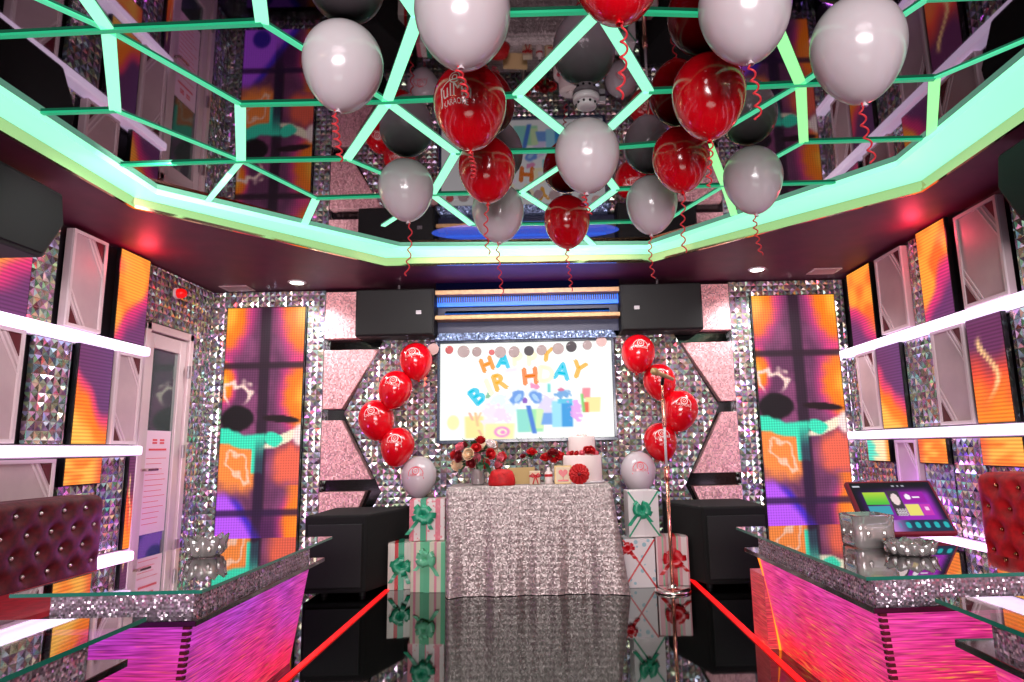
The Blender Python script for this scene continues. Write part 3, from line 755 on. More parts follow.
# ------------------------------------------------------------------ side walls
def white_board(label, y0, y1, z0, z1, x, s):
    """s: +1 on the left wall (faces +x), -1 on the right wall"""
    o = (x, (y0 + y1) / 2, z0)
    t = thing('wall_board', label, 'wall panel', o, 0, 'grey wall boards with cut corners')
    def bx(mb, xa, xb, *q): return mb.box(min(xa, xb), max(xa, xb), *q)
    bd = bx(MB(o), x - s * .04, x, y0, y1, z0, z1).build('board', 'boardgrey', t)
    mb = MB(o); w = .022
    for q in ((y0, y1, z1 - w, z1), (y0, y1, z0, z0 + w), (y0, y0 + w, z0 + w, z1 - w), (y1 - w, y1, z0 + w, z1 - w)): bx(mb, x, x + s * .012, *q)
    mb.build('rim', 'boardrim', t)
    H_ = z1 - z0; k = min(.085, (y1 - y0) * .28)
    mb = MB(o)
    ends = ((y1 - w, -1, z1 - w, -1), (y0 + w, 1, z0 + w, 1)) if s > 0 else ((y0 + w, 1, z1 - w, -1), (y1 - w, -1, z0 + w, 1))
    for ye, sy, ze, sz in ends:
        for r in (1.35, 1.75):
            kk = k * r
            pts = [(ye + sy * kk, ze), (ye, ze + sz * kk * 1.5)]
            d = Vector((pts[1][0] - pts[0][0], pts[1][1] - pts[0][1])).normalized() * .005; n = Vector((-d.y, d.x))
            q = [(pts[0][0] - n.x, pts[0][1] - n.y), (pts[1][0] - n.x, pts[1][1] - n.y), (pts[1][0] + n.x, pts[1][1] + n.y), (pts[0][0] + n.x, pts[0][1] + n.y)]
            mb.prism(q, 'x', x, x + s * .006)
    mb.build('groove', 'boardrim', bd)
    for ye, sy, ze, sz in ends:
        MB(o).prism([(ye, ze), (ye + sy * k, ze), (ye, ze + sz * k * 1.5)], 'x', x, x + s * .004).build('corner_inlay', 'maroon', bd)
    return t
def wall_tiles(label, rects, x, s, group):
    mb = MB((x, rects[0][0], 0))
    for y0, y1, z0, z1 in rects: mb.box(min(x, x - s * .03), max(x, x - s * .03), y0, y1, z0, z1)
    return tag(mb.build('mirror_mosaic', 'tile_side'), label, 'mirror tiles', group)
Z1, Z2, Z3 = (1.845, 2.475), (1.135, 1.765), (.42, 1.045)
GL, GR = 'mirror tile strips on the left wall', 'mirror tile strips on the right wall'
SL, SR = 'LED panels on the left wall', 'LED panels on the right wall'
xl, xr = -2.985, 2.655
# left wall, seen part
led_screen('led_display', 'narrow LED panel below the left ceiling speaker, top row of the left wall', 'x', 3.05, 3.57, *Z1, xl + .02, pic_side(1, 'amber'), 'led_side', 14, 30, SL)
wall_tiles('mirror tile strip in the top row of the left wall, before the grey board', [(3.58, 3.78, *Z1)], xl, 1, GL)
white_board('grey wall board in the top row of the left wall', 3.84, 4.15, 1.85, 2.47, xl + .03, 1)
led_screen('led_display', 'orange LED panel in the top row of the left wall, next to the door', 'x', 4.28, 4.60, *Z1, xl + .045, pic_side(2, 'amber'), 'led_side', 14, 30, SL)
white_board('grey wall board at the left picture edge, middle row of the left wall', 3.22, 3.56, *Z2, xl + .03, 1)
wall_tiles('mirror tile strip in the middle row of the left wall', [(3.68, 3.97, *Z2)], xl, 1, GL)
led_screen('led_display', 'violet to yellow LED panel in the middle row of the left wall', 'x', 4.0, 4.31, 1.135, 1.765, xl + .03, pic_side(3, 'rising'), 'led_side', 14, 30, SL, flip=True)
white_board('grey wall board in the middle row of the left wall, next to the door', 4.33, 4.60, *Z2, xl + .04, 1)
white_board('grey wall board in the bottom row of the left wall, above the dark sofa', 3.45, 3.88, *Z3, xl + .03, 1)
led_screen('led_display', 'short yellow LED panel in the bottom row of the left wall', 'x', 3.97, 4.29, .885, 1.045, xl + .03, pic_side(4, 'hot'), 'led_side', 14, 10, SL)
wall_tiles('mirror tiles in the bottom row of the left wall behind the sofa end', [(3.97, 4.29, .42, .875), (4.31, 4.57, *Z3)], xl, 1, GL)
led_screen('led_display', 'thin orange LED strip panel beside the door, bottom row of the left wall', 'x', 4.59, 4.66, *Z3, xl + .02, pic_side(5, 'flame'), 'led_side', 6, 24, SL)
# right wall, seen part
led_screen('led_display', 'orange LED panel at the back end of the right wall, top row', 'x', 5.06, 5.45, *Z1, xr - .02, pic_side(6, 'amber'), 'led_side', 14, 30, SR)
white_board('grey wall board in the top row of the right wall, the one farther back', 4.55, 4.93, 1.855, 2.46, xr - .03, -1)
wall_tiles('mirror tile strip in the top row of the right wall between board and LED panel', [(4.36, 4.53, *Z1)], xr, -1, GR)
led_screen('led_display', 'amber LED panel in the top row of the right wall, between the two boards', 'x', 4.02, 4.34, *Z1, xr - .04, pic_side(7, 'amber'), 'led_side', 14, 30, SR, flip=True)
white_board('grey wall board in the top row of the right wall, the nearer one', 3.53, 3.92, 1.845, 2.44, xr - .03, -1)
wall_tiles('mirror tile strip in the top row of the right wall below the ceiling speaker', [(3.22, 3.48, *Z1)], xr, -1, GR)
wall_tiles('mirror tile strip at the back end of the right wall, middle row', [(5.40, 5.63, *Z2)], xr, -1, GR)
white_board('grey wall board in the middle row of the right wall, the one farther back', 5.09, 5.39, *Z2, xr - .03, -1)
led_screen('led_display', 'violet and orange LED panel in the middle row of the right wall, farther back', 'x', 4.73, 5.07, *Z2, xr - .03, pic_side(8, 'rising'), 'led_side', 14, 30, SR)
wall_tiles('teal tinted mirror tile strip in the middle row of the right wall', [(4.36, 4.71, *Z2)], xr, -1, GR)
white_board('grey wall board in the middle row of the right wall, the nearer one', 3.97, 4.31, *Z2, xr - .03, -1)
led_screen('led_display', 'flame patterned LED panel in the middle row of the right wall, nearest', 'x', 3.62, 3.93, *Z2, xr - .04, pic_side(9, 'flame'), 'led_side', 14, 30, SR)
wall_tiles('mirror tile strip at the right picture edge, middle row of the right wall', [(3.35, 3.60, *Z2)], xr, -1, GR)
wall_tiles('mirror tiles at the back end of the right wall, bottom row', [(5.37, 5.63, *Z3), (5.03, 5.36, .42, .875)], xr, -1, GR)
led_screen('led_display', 'short teal and cream LED panel in the bottom row of the right wall', 'x', 5.03, 5.36, .885, 1.045, xr - .03, pic_side(10, 'teal'), 'led_side', 14, 10, SR, flip=True)
white_board('violet lit wall board in the bottom row of the right wall behind the touch monitor', 4.64, 4.92, *Z3, xr - .03, -1)
led_screen('led_display', 'short orange LED panel in the bottom row of the right wall, above violet tiles', 'x', 4.30, 4.62, .885, 1.045, xr - .03, pic_side(11, 'hot'), 'led_side', 14, 10, SR)
wall_tiles('violet lit mirror tiles in the bottom row of the right wall beside the red sofa', [(4.30, 4.62, .42, .875), (3.98, 4.28, *Z3)], xr, -1, GR)
led_screen('led_display', 'short orange LED panel above the red sofa, bottom row of the right wall', 'x', 3.60, 3.95, .885, 1.045, xr - .03, pic_side(12, 'hot'), 'led_side', 14, 10, SR)
wall_tiles('mirror tiles behind the red sofa back, bottom row of the right wall', [(3.60, 3.95, .42, .875)], xr, -1, GR)
# nearer stretches of both walls, met only in reflections
for s, x, g, gs, sd in ((1, xl, GL, SL, 'left'), (-1, xr, GR, SR, 'right')):
    for i, y in enumerate((2.35, 1.0)):
        st = ('amber', 'rising')[i]
        led_screen('led_display', 'orange LED panel on the %s wall %s' % (sd, ('beside the near table', 'level with the camera')[i]), 'x', y, y + .42, Z1[0], Z1[1], x + s * .03, pic_side(20 + i + s, st), 'led_side', 14, 24, gs)
        led_screen('led_display', 'violet LED panel on the %s wall %s, middle row' % (sd, ('beside the near table', 'level with the camera')[i]), 'x', y + .35, y + .75, Z2[0], Z2[1], x + s * .03, pic_side(30 + i + s, 'rising'), 'led_side', 14, 24, gs)
        wall_tiles('mirror tiles on the %s wall %s' % (sd, ('beside the near table', 'level with the camera')[i]), [(y + .5, y + .68, *Z1)], x, s, g)
# light strips, three a side
for s, x, y1, sd in ((1, XL, 4.64, 'left'), (-1, XR, 5.63, 'right')):
    for nm, z, mt in (('upper', 1.80, 'violet'), ('middle', 1.09, 'violet'), ('low', .37, 'magenta')):
        o = (x, 2.0, z)
        t = thing('light_strip', '%s glowing %s light strip along the %s wall' % (nm, 'pink' if nm == 'low' else 'white violet', sd), 'light strip', o, 0, 'light strips along the %s wall' % sd)
        xa, xb = sorted((x + s * .002, x + s * .115))
        xc, xd = sorted((x + s * .02, x + s * .122))
        MB(o).box(xc, xd, .1, y1, z - .032, z + .032).build('tube', mt, t, bevel=.012)
        MB(o).box(xa, min(xb, x + .03) if s > 0 else xb, .1, y1, z - .04, z + .04).build('holder', 'steel', t) if s > 0 else MB(o).box(x - .03, x - .002, .1, y1, z - .04, z + .04).build('holder', 'steel', t)

# end column on the left wall beside the door, and tiles round the door
wall_tiles('mirror tiles over the door and beside it on the left wall', [(4.68, YB - .08, 2.06, 2.49), (5.30, YB - .08, .02, 2.06)], XL + .03, 1, GL)
# door
xd = XL
door = struct(MB((xd, 4.95, 0)).box(xd, xd + .03, 4.70, 5.29, 0, .04).build('door_1', 'alu'))
mb = MB((xd, 4.95, 0))
for q in ((4.66, 4.715, .0, 2.04), (5.235, 5.29, .0, 2.04), (4.66, 5.29, 1.98, 2.04)): mb.box(xd, xd + .07, *q)
def child(ob, par):
    w = ob.location.copy(); ob.parent = par; ob.location = w - par.location; return ob
child(mb.build('door_frame', 'alu', bevel=.006), door)
mb = MB((xd, 4.95, 0))
for q in ((4.72, 4.80, .04, 1.97), (5.15, 5.23, .04, 1.97), (4.80, 5.15, 1.86, 1.97), (4.80, 5.15, .04, .22)): mb.box(xd, xd + .045, *q)
child(mb.build('door_leaf', 'alu', bevel=.005), door)
child(MB((xd, 4.95, 0)).box(xd + .012, xd + .022, 4.80, 5.15, .22, 1.86).build('door_glass', P('door glass', (.55, .62, .60), .05, .8)), door)
for z in (.35, 1.08, 1.72):
    child(MB((xd, 4.95, 0)).lathe([(.014, -.05), (.014, .05)], (xd + .078, 5.225, z), 12).build('hinge', 'steel'), door)
child(MB((xd, 4.95, 0)).tube([(xd + .045, 4.76, .95), (xd + .09, 4.76, .95), (xd + .09, 4.88, .95)], .011).build('door_handle', 'chrome'), door)
nt_ = thing('notice_sheet', 'tall pink tinted notice sheet with red lettering pasted on the glass door', 'notice', (xd + .03, 4.97, .6))
o = (xd + .03, 4.97, .6)
MB(o).box(xd + .023, xd + .026, 4.805, 5.13, .48, 1.24).build('paper', 'notice', nt_)
mb = MB(o)
for yy in (4.89, 4.98):
    for k in range(2): mb.box(xd + .026, xd + .028, yy + .01, yy + .065, 1.14 + k * .022, 1.154 + k * .022)
mb.box(xd + .026, xd + .028, 4.86, 5.08, 1.09, 1.105)
mb.build('heading', 'printr', nt_)
mb = MB(o)
for k in range(13): mb.box(xd + .026, xd + .0275, 4.84, 4.84 + random.uniform(.18, .26), 1.03 - k * .04, 1.034 - k * .04)
mb.build('text_line', 'printr', nt_)
t = thing('alarm_siren', 'small red alarm dome among the mirror tiles over the door', 'alarm', (XL + .06, 5.0, 2.33))
o = (XL + .06, 5.0, 2.33)
MB(o).lathe([(.045, 0), (.045, .02)], (0, 0, 0), 18).xf(Matrix.Translation(o) @ Matrix.Rotation(PI / 2, 4, 'Y')).build('base', 'whiteplastic', t)
MB(o).lathe([(.04, .02), (.04, .05), (.028, .075), (.001, .085)], (0, 0, 0), 18).xf(Matrix.Translation(o) @ Matrix.Rotation(PI / 2, 4, 'Y')).build('dome', 'siren', t, True)

# ------------------------------------------------------------------ floor lights
for x, y0, y1, sd in ((-1.263, 2.2, 5.12, 'left'), (1.085, 2.2, 5.35, 'right')):
    tag(MB((x, 3.5, 0)).box(x - .016, x + .016, y0, y1, .001, .008).build('floor_light_strip', 'redled'), 'thin red light line in the black floor running to the %s gift boxes' % sd, 'light strip', 'red light lines in the floor')

# ------------------------------------------------------------------ tufted sofas
def sofa(label, x_back, s, y0, y1, vel, btn, seat, ztop, group):
    """back against the side wall; s=+1 faces +x"""
    o = (x_back, (y0 + y1) / 2, 0)
    t = thing('tufted_sofa', label, 'sofa', o, 0, group)
    zb = .36; xf = x_back + s * .20
    bt = []
    rows, py = 4, .165
    for r in range(rows):
        z = zb + .09 + r * (ztop - zb - .16) / (rows - 1)
        y = y1 - .07 - (py / 2 if r % 2 else 0)
        while y > y0 + .05: bt.append((y, z)); y -= py
    def dent(y, z):
        d = 0
        for by, bz in bt:
            q = ((y - by) ** 2 + (z - bz) ** 2)
            if q < .012: d = max(d, math.exp(-q / .0011))
        return d
    R = .06; ny, nz = int((y1 - y0) / .022), 24
    def f(u, v):
        y = y0 + (y1 - y0) * u; z = zb + (ztop - zb) * v
        e = min(y - y0, y1 - y, (ztop - z)); ins = 0
        dy = max(0, R - min(y - y0, y1 - y)); dz = max(0, R - (ztop - z))
        rr = math.hypot(dy, dz)
        if rr > R: # round the corner
            k = R / rr
            if y > (y0 + y1) / 2: y = y1 - R + dy * k
            else: y = y0 + R - dy * k
            z = ztop - R + dz * k; rr = R
        ins = R - math.sqrt(max(0, R * R - rr * rr)) if rr < R else R
        return (xf - s * (ins * .8 + .035 * dent(y, z)), y, z)
    mb = MB(o).grid(f, ny, nz)
    # shell behind the padded face
    edge = [f(0, v / nz) for v in range(nz + 1)] + [f(u / ny, 1) for u in range(1, ny + 1)] + [f(1, 1 - v / nz) for v in range(1, nz + 1)]
    n = len(edge); vs = edge + [(x_back, p[1], p[2]) for p in edge]
    mb.add(vs, [(i, i + 1, n + i + 1, n + i) for i in range(n - 1)])
    br = mb.build('backrest', vel, t, True)
    for by, bz in bt:
        MB(o).ball((xf - s * .024, by, bz), .011, 8).build('tuft_button', btn, br, True)
    x2 = x_back + s * .66
    MB(o).box(min(x_back + s * .12, x2), max(x_back + s * .12, x2), y0, y1, .20, .39).build('seat', seat, t, bevel=.03)
    MB(o).box(min(x_back, x2 - s * .04), max(x_back, x2 - s * .04), y0 + .02, y1 - .02, .0, .20).build('base', 'black', t)
    return t
sofa('dark maroon velvet tufted sofa with crystal buttons along the left wall', XL + .125, 1, 1.9, 4.01, 'darkvelvet', 'crystal', 'redseat', .83, 'tufted sofas along the side walls')
sofa('bright red velvet tufted sofa with gold buttons along the right wall', XR - .125, -1, 1.9, 3.68, 'redvelvet', 'bronze', 'redseat', .86, 'tufted sofas along the side walls')

# ------------------------------------------------------------------ crystal bar tables
def bar_table(label, x0, x1, y0, y1, rz, glow, inner, group, end=False):
    """x0..x1, y0..y1 is the outline of the glass top; inner = side facing the aisle (+1 right edge, -1 left edge)"""
    cx, cy = (x0 + x1) / 2, (y0 + y1) / 2
    t = thing('bar_table', label, 'table', (cx, cy, 0), rz, group)
    hx, hy = (x1 - x0) / 2, (y1 - y0) / 2
    mb = MB(); mb.mi = 0
    zt, th = .60, .012
    mb.add([(-hx, -hy, zt), (hx, -hy, zt), (hx, hy, zt), (-hx, hy, zt), (-hx, -hy, zt - th), (hx, -hy, zt - th), (hx, hy, zt - th), (-hx, hy, zt - th)], [(0, 1, 2, 3)])
    mb.mi = 1; mb.add([], []); n0 = 0
    for f in ((4, 5, 1, 0), (5, 6, 2, 1), (6, 7, 3, 2), (7, 4, 0, 3)): mb.f.append(list(f)); mb.m.append(1)
    mb.build('glass_top', ['glass', 'glassedge'], t)
    a = .075
    mb = MB().box(-hx + a, hx - a, -hy + a * 1.2, hy - a * 1.6, .495, zt - th - .001); mb.build('crystal_band', 'band', t)
    b = .03
    MB().box(-hx + b, hx - b, -hy + b, hy - .02, .475, .495).build('lower_shelf', ['glassdark'], t, bevel=.002)
    c, d = .085, .16
    top = [(-hx + c, -hy + c, .475), (hx - c, -hy + c, .475), (hx - c, hy - c, .475), (-hx + c, hy - c, .475)]
    bot = [(-hx + d, -hy + d, .0), (hx - d, -hy + d, .0), (hx - d, hy - d + .05, .0), (-hx + d, hy - d + .05, .0)]
    body = MB().hexa(bot, top).build('lit_body', glow, t)
    # dark serrated corner strips
    for k in ((0, 1)):
        i = 0 if k == 0 else 1
        mb = MB()
        for q in range(22):
            f = q / 22; p = Vector(bot[i]).lerp(Vector(top[i]), f); p2 = Vector(bot[i]).lerp(Vector(top[i]), f + .024)
            w = .013
            mb.box(p.x - w, p.x + w, p.y - w * .6, p.y + w * .6, p.z, p2.z)
        mb.build('corner_strip', 'maroon', body)
    if end:
        i = 3
        pts = [Vector(bot[i]).lerp(Vector(top[i]), f / 12) + Vector((-.006 + .012 * math.sin(f / 12 * PI), .006, 0)) for f in range(13)]
        MB().tube(pts, .006, 6).build('edge_light', 'orangeled', t)
        MB().box(-hx + .10, -hx + .30, hy - .09, hy + .12, 0, .36).build('end_panel', 'glowdim', t)
    return t
G_ = 'crystal bar tables with glass tops'
bar_table('glass topped bar table with pink violet glowing sides, middle of the left side', -1.835, -1.185, 2.27, 3.58, 0, 'glowL', 1, G_)
bar_table('glass topped bar table with red orange glowing sides, middle of the right side', 1.02, 1.71, 2.24, 3.60, math.radians(1.8), 'glowR', -1, G_, True)
bar_table('glass topped bar table corner at the lower left, nearest the camera', -1.80, -1.155, .62, 1.92, 0, 'glowL', 1, G_)
bar_table('glass topped bar table corner at the lower right, nearest the camera', 1.09, 1.74, .62, 1.925, 0, 'glowR', -1, G_)

# glassware on the tables
def cut_bowl(name, label, cat, x, y, r, h, pts, z=.60, square=False):
    t = thing(name, label, cat, (x, y, z))
    mb = MB(); seg = 40; vs = []; fs = []
    def rad(a, base): 
        if square:
            c, s_ = abs(math.cos(a)), abs(math.sin(a)); return base / (c ** 8 + s_ ** 8) ** .125
        return base * (1 + .07 * math.cos(a * pts))
    prof = [(.62, 0), (.80, .12), (.9, .45), (1.0, .95), (.93, 1.0), (.82, .5), (.6, .18), (.02, .15)]
    if square: prof = [(.93, 0), (.97, .1), (.97, .5), (1.0, .97), (.90, 1.0), (.86, .5), (.84, .15), (.02, .12)]
    for rr, zz in prof:
        for k in range(seg):
            a = 2 * PI * k / seg; q = rad(a, r * rr)
            zz2 = zz * h + (.12 * h * math.cos(a * pts) if zz > .9 and not square else 0)
            vs.append((q * math.cos(a), q * math.sin(a), max(0, zz2)))
    n = len(prof)
    for i in range(n - 1):
        for k in range(seg): fs.append((i * seg + k, i * seg + (k + 1) % seg, (i + 1) * seg + (k + 1) % seg, (i + 1) * seg + k))
    fs += [list(range(seg))[::-1]]
    mb.add(vs, fs).build('bowl', 'cryst', t, True)
    mb = MB()
    for k in range(pts):
        a = 2 * PI * (k + .5) / pts; q = rad(a, r * .93)
        p = Vector((q * math.cos(a), q * math.sin(a), h * .45)); 
        mb.ball(p, r * .13, 6, 1.5)
    mb.build('cut_facet', 'cryst', t)
    return t
cut_bowl('crystal_bowl', 'cut crystal ashtray bowl with wavy rim on the left glass table', 'ashtray', -1.56, 3.0, .088, .085, 10)
cut_bowl('glass_holder', 'square cut glass holder on the right glass table in front of the monitor', 'glass holder', 1.36, 2.86, .088, .135, 8, square=True)
cut_bowl('crystal_ashtray', 'round cut crystal ashtray beside the square glass holder', 'ashtray', 1.42, 2.64, .095, .05, 10)

# touch monitor leaning back on the right table
km = thing('touch_monitor', 'touch screen song monitor with red rim leaning back on the right table', 'monitor', (1.645, 3.02, .623), math.radians(-3))
lean = math.radians(42)
Rk = Matrix.Rotation(-lean, 4, 'X')
MB().box(-.205, .205, 0, .03, 0, .305).xf(Rk).build('housing', 'kioskrim', km, bevel=.008)
def pic_kiosk(u, v):
    c = mix((.20, .05, .30), (.62, .16, .72), smooth(.2, .8, u + v * .3))
    c = mix(c, (.07, .07, .10), smooth(.30, .05, v)); c = mix(c, (.06, .06, .10), smooth(.12, .0, u))
    c = mix(c, (.08, .06, .16), smooth(.88, 1.0, u))
    def bx(c, col, a, b, d, e): return col if a < u < b and d < v < e else c
    c = bx(c, mix((.75, .85, .25), (.30, .75, .25), (v - .2) * 4), .12, .40, .20, .46)
    c = bx(c, (.25, .62, .70), .12, .38, .49, .66)
    c = bx(c, (.25, .22, .25), .42, .56, .18, .70)
    if math.hypot((u - .49) / .05, (v - .36) / .12) < 1: c = (.95, .85, .85)
    if .44 < u < .56 and .55 < v < .70: c = (.9, .88, .9) if (int(u * 60) + int(v * 40)) % 2 else (.45, .3, .4)
    c = bx(c, (.62, .10, .65), .58, .86, .20, .43)
    if math.hypot((u - .65) / .035, (v - .31) / .06) < 1: c = (1, .95, 1)
    c = bx(c, (1, .95, 1), .71, .80, .30, .33)
    c = bx(c, (.93, .88, .45), .575, .74, .46, .70)
    c = bx(c, (.80, .22, .72), .755, .87, .46, .70); c = bx(c, (1, .8, .95), .79, .84, .52, .60)
    if v > .78 and .30 < u: 
        c = mix((.85, .55, .9), (.10, .20, .30), smooth(.25, .6, u))
        if math.hypot(((u * 9) % 1 - .5) / .3, (v - .88) / .06) < 1: c = mix(c, (.15, .70, .72), smooth(.35, .5, u))
    c = bx(c, (.85, .85, .9), .03, .12, .06, .10); c = bx(c, (.7, .7, .75), .52, .55, .06, .10); c = bx(c, (.7, .7, .75), .58, .61, .06, .10); c = bx(c, (.7, .7, .75), .64, .67, .06, .10)
    return c
nu, nv = 90, 70
MB().grid(lambda u, v: (-.19 + .38 * u, -.0015, .292 - .28 * v), nu, nv).xf(Rk).build('screen', 'kiosk', km, paint=[pic_kiosk(i / nu, j / nv) for j in range(nv + 1) for i in range(nu + 1)])
MB().hexa([(-.05, .10, 0), (.05, .10, 0), (.05, .24, 0), (-.05, .24, 0)], [(-.05, .16, .14), (.05, .16, .14), (.05, .20, .18), (-.05, .20, .18)]).build('stand', 'black', km)

# ------------------------------------------------------------------ balloons
def bal_r(phi):  # phi: -pi/2 (tail) .. pi/2 (top)
    if phi >= 0: return math.cos(phi), 1.05 * math.sin(phi)
    s = -math.sin(phi)
    return math.cos(phi) ** .93 * (1 - .16 * s * s), -1.32 * s
def balloon_mesh(R):
    prof = [bal_r(-PI / 2 + .07 + (PI - .075) * i / 26) for i in range(27)]
    return [(r * R, z * R) for r, z in prof]
def surf_pt(R, az, el, off=.0018):
    r, z = bal_r(el); q = R + off
    return Vector((q * r * math.sin(az), -q * r * math.cos(az), q * z))
def logo(R, big, mat, kind, parent, mtx=None, az0=0.0, el0=0.0, sc=1.0):
    vs, fs = [], []
    def put(v2, f2, dx, dy, warp=0.0):
        n = len(vs)
        for p in v2: vs.append((p.x * sc + dx * sc, p.y * sc + dy * sc + warp * (p.x * sc) ** 2))
        fs.extend([[i + n for i in f] for f in f2])
    if big:
        v2, f2 = text_mesh('JulMu', .062); put(v2, f2, 0, 0, -3.0)
        v2, f2 = text_mesh('KARAOKE', .024); put(v2, f2, 0, -.036, -2.5)
        arcs = [(.066, .0045, 20, 160, -.03), (.022, .004, 0, 360, .045), (.010, .004, 0, 360, .045)]
    else:
        v2, f2 = text_mesh('KARAOKE', .021); put(v2, f2, 0, -.014)
        arcs = [(.046, .004, 5, 175, -.012), (.020, .0045, 0, 360, .010), (.008, .003, 0, 360, .010)]
        n = len(vs)
        for q in ((-.05, -.026), (.05, -.026), (.05, -.032), (-.05, -.032)): vs.append((q[0] * sc, q[1] * sc))
        fs.append([n + 3, n + 2, n + 1, n])
    for r, w, a0, a1, dy in arcs:
        k = 24; n = len(vs)
        for i in range(k + 1):
            a = math.radians(a0 + (a1 - a0) * i / k)
            for rr in (r - w / 2, r + w / 2): vs.append((rr * math.cos(a) * sc, rr * math.sin(a) * sc + dy * sc))
        for i in range(k): fs.append([n + 2 * i, n + 2 * i + 1, n + 2 * i + 3, n + 2 * i + 2])
    mb = MB()
    mb.add([surf_pt(R, az0 + x / R / max(.4, math.cos(el0)), el0 + y / R) for x, y in vs], fs)
    if mtx: mb.xf(mtx)
    return mb.build('printed_logo', mat, parent)
def balloon(label, colr, loc, R, group, tilt=None, print_=None, ribbon=.2, seed=0):
    t = thing('balloon', label, 'balloon', loc, 0, group)
    mt = Matrix.Identity(4)
    if tilt: mt = Matrix.Rotation(tilt[0], 4, 'X') @ Matrix.Rotation(tilt[1], 4, 'Y')
    mat = {'r': 'balred', 'w': 'balwhite'}[colr]
    skin = MB().lathe(balloon_mesh(R), (0, 0, 0), 36).xf(mt).build('skin', mat, t, True)
    zb = -1.31 * R
    kn = MB().lathe([(.004, .006), (.0045, -.002), (.012, -.014), (.010, -.016), (.003, -.010)], (0, 0, zb), 12).xf(mt).build('knot', mat, t, True)
    if ribbon:
        rd = random.Random(seed); pts = []; n = 60; turns = rd.uniform(4, 7); ph = rd.uniform(0, 6)
        for i in range(n + 1):
            f = i / n; a = ph + f * turns * 2 * PI; rr = .002 + .008 * smooth(0, .2, f)
            pts.append(mt @ Vector((0, 0, zb - .004)) + Vector((rr * math.cos(a) + .012 * math.sin(f * 3 + ph), rr * math.sin(a), -ribbon * f)))
        MB().tube(pts, .0035, 5).build('ribbon', 'ribbon', kn, True)
    if print_: logo(R, print_[0] == 'big', print_[1], 0, skin, mt, *print_[2])
    return t
GB = 'balloons floating under the ceiling'
CB = [('w', -.717, 2.119, 2.437, .141, 'white balloon leftmost under the ceiling with a curly red ribbon', .19),
      ('w', -.247, 1.835, 2.425, .152, 'large white balloon cut by the top picture edge, above the red balloon with logo', .10),
      ('p', -.293, 2.397, 2.430, .147, 'red balloon with white printed logo, under a large white balloon', .12),
      ('r', -.284, 3.008, 2.436, .142, 'red balloon just below and behind the red balloon with white logo', .26),
      ('w', -.737, 3.231, 2.434, .144, 'white balloon left of the red balloons, in front of the mint light band', .30),
      ('w', -.274, 3.572, 2.425, .152, 'white balloon half hidden behind the lower red balloon left of centre', .32),
      ('r', .135, 3.781, 2.436, .142, 'small looking red balloon hanging lowest, right above the television', .26),
      ('r', .228, 1.675, 2.440, .138, 'red balloon mostly cut off at the top picture edge', .24),
      ('w', .655, 1.855, 2.433, .145, 'large white balloon at the top edge, above two red balloons', .20),
      ('r', .665, 2.362, 2.432, .146, 'upper of the two red balloons right of the smoke detector', .20),
      ('r', .672, 2.947, 2.438, .140, 'lower of the two red balloons right of the smoke detector', .30),
      ('w', .618, 3.512, 2.431, .147, 'white balloon behind and below the right pair of red balloons', .26),
      ('w', 1.095, 3.172, 2.425, .152, 'white balloon in front of the right slanted stretch of the light band', .22),
      ('w', 1.112, 2.050, 2.420, .158, 'largest white balloon, rightmost under the ceiling', .22),
      ('w', .196, 2.70, 2.352, .145, 'white balloon directly below the smoke detector', .10)]
for i, (c, x, y, z, R, lab, rib) in enumerate(CB):
    if c == 'p': balloon(lab, 'r', (x, y, z), R, GB, (math.radians(6), 0), ('big', 'printw', (-.30, -.02)), rib, i)
    else: balloon(lab, c, (x, y, z), R, GB, (random.uniform(-.1, .1), random.uniform(-.08, .08)), None, rib, i)
GW = 'balloons stuck to the mirror wall beside the television'
WB = [('r', -1.137, 1.817, .140, 'topmost red balloon left of the television', (-8, -10)), ('r', -1.295, 1.573, .140, 'second red balloon from the top left of the television', (-8, 14)),
      ('r', -1.467, 1.323, .150, 'third red balloon from the top left of the television, outermost', (-8, -12)), ('r', -1.27, 1.095, .140, 'lowest red balloon left of the television', (-8, 8)), ('w', -1.10, .845, .145, 'white balloon with pink logo at the left end of the party table', (0, 0)),
      ('r', .771, 1.835, .144, 'topmost red balloon right of the television', (-8, 8)), ('r', .947, 1.591, .140, 'second red balloon from the top right of the television, behind the microphone', (-8, -12)),
      ('r', 1.103, 1.342, .150, 'third red balloon from the top right of the television, outermost', (-8, 12)), ('r', .93, 1.087, .140, 'lowest red balloon right of the television', (-8, -8)), ('w', .727, .845, .145, 'white balloon with pink logo at the right end of the party table', (0, 0))]
for i, (c, x, z, R, lab, tl) in enumerate(WB):
    balloon(lab, c, (x, 5.46 - (.05 if i % 2 else 0), z), R, GW, (math.radians(tl[0]), math.radians(tl[1])), ('small', 'printw' if c == 'r' else 'printr', (0.0, .16, 1.35)), .16 if c == 'w' else 0, 50 + i)

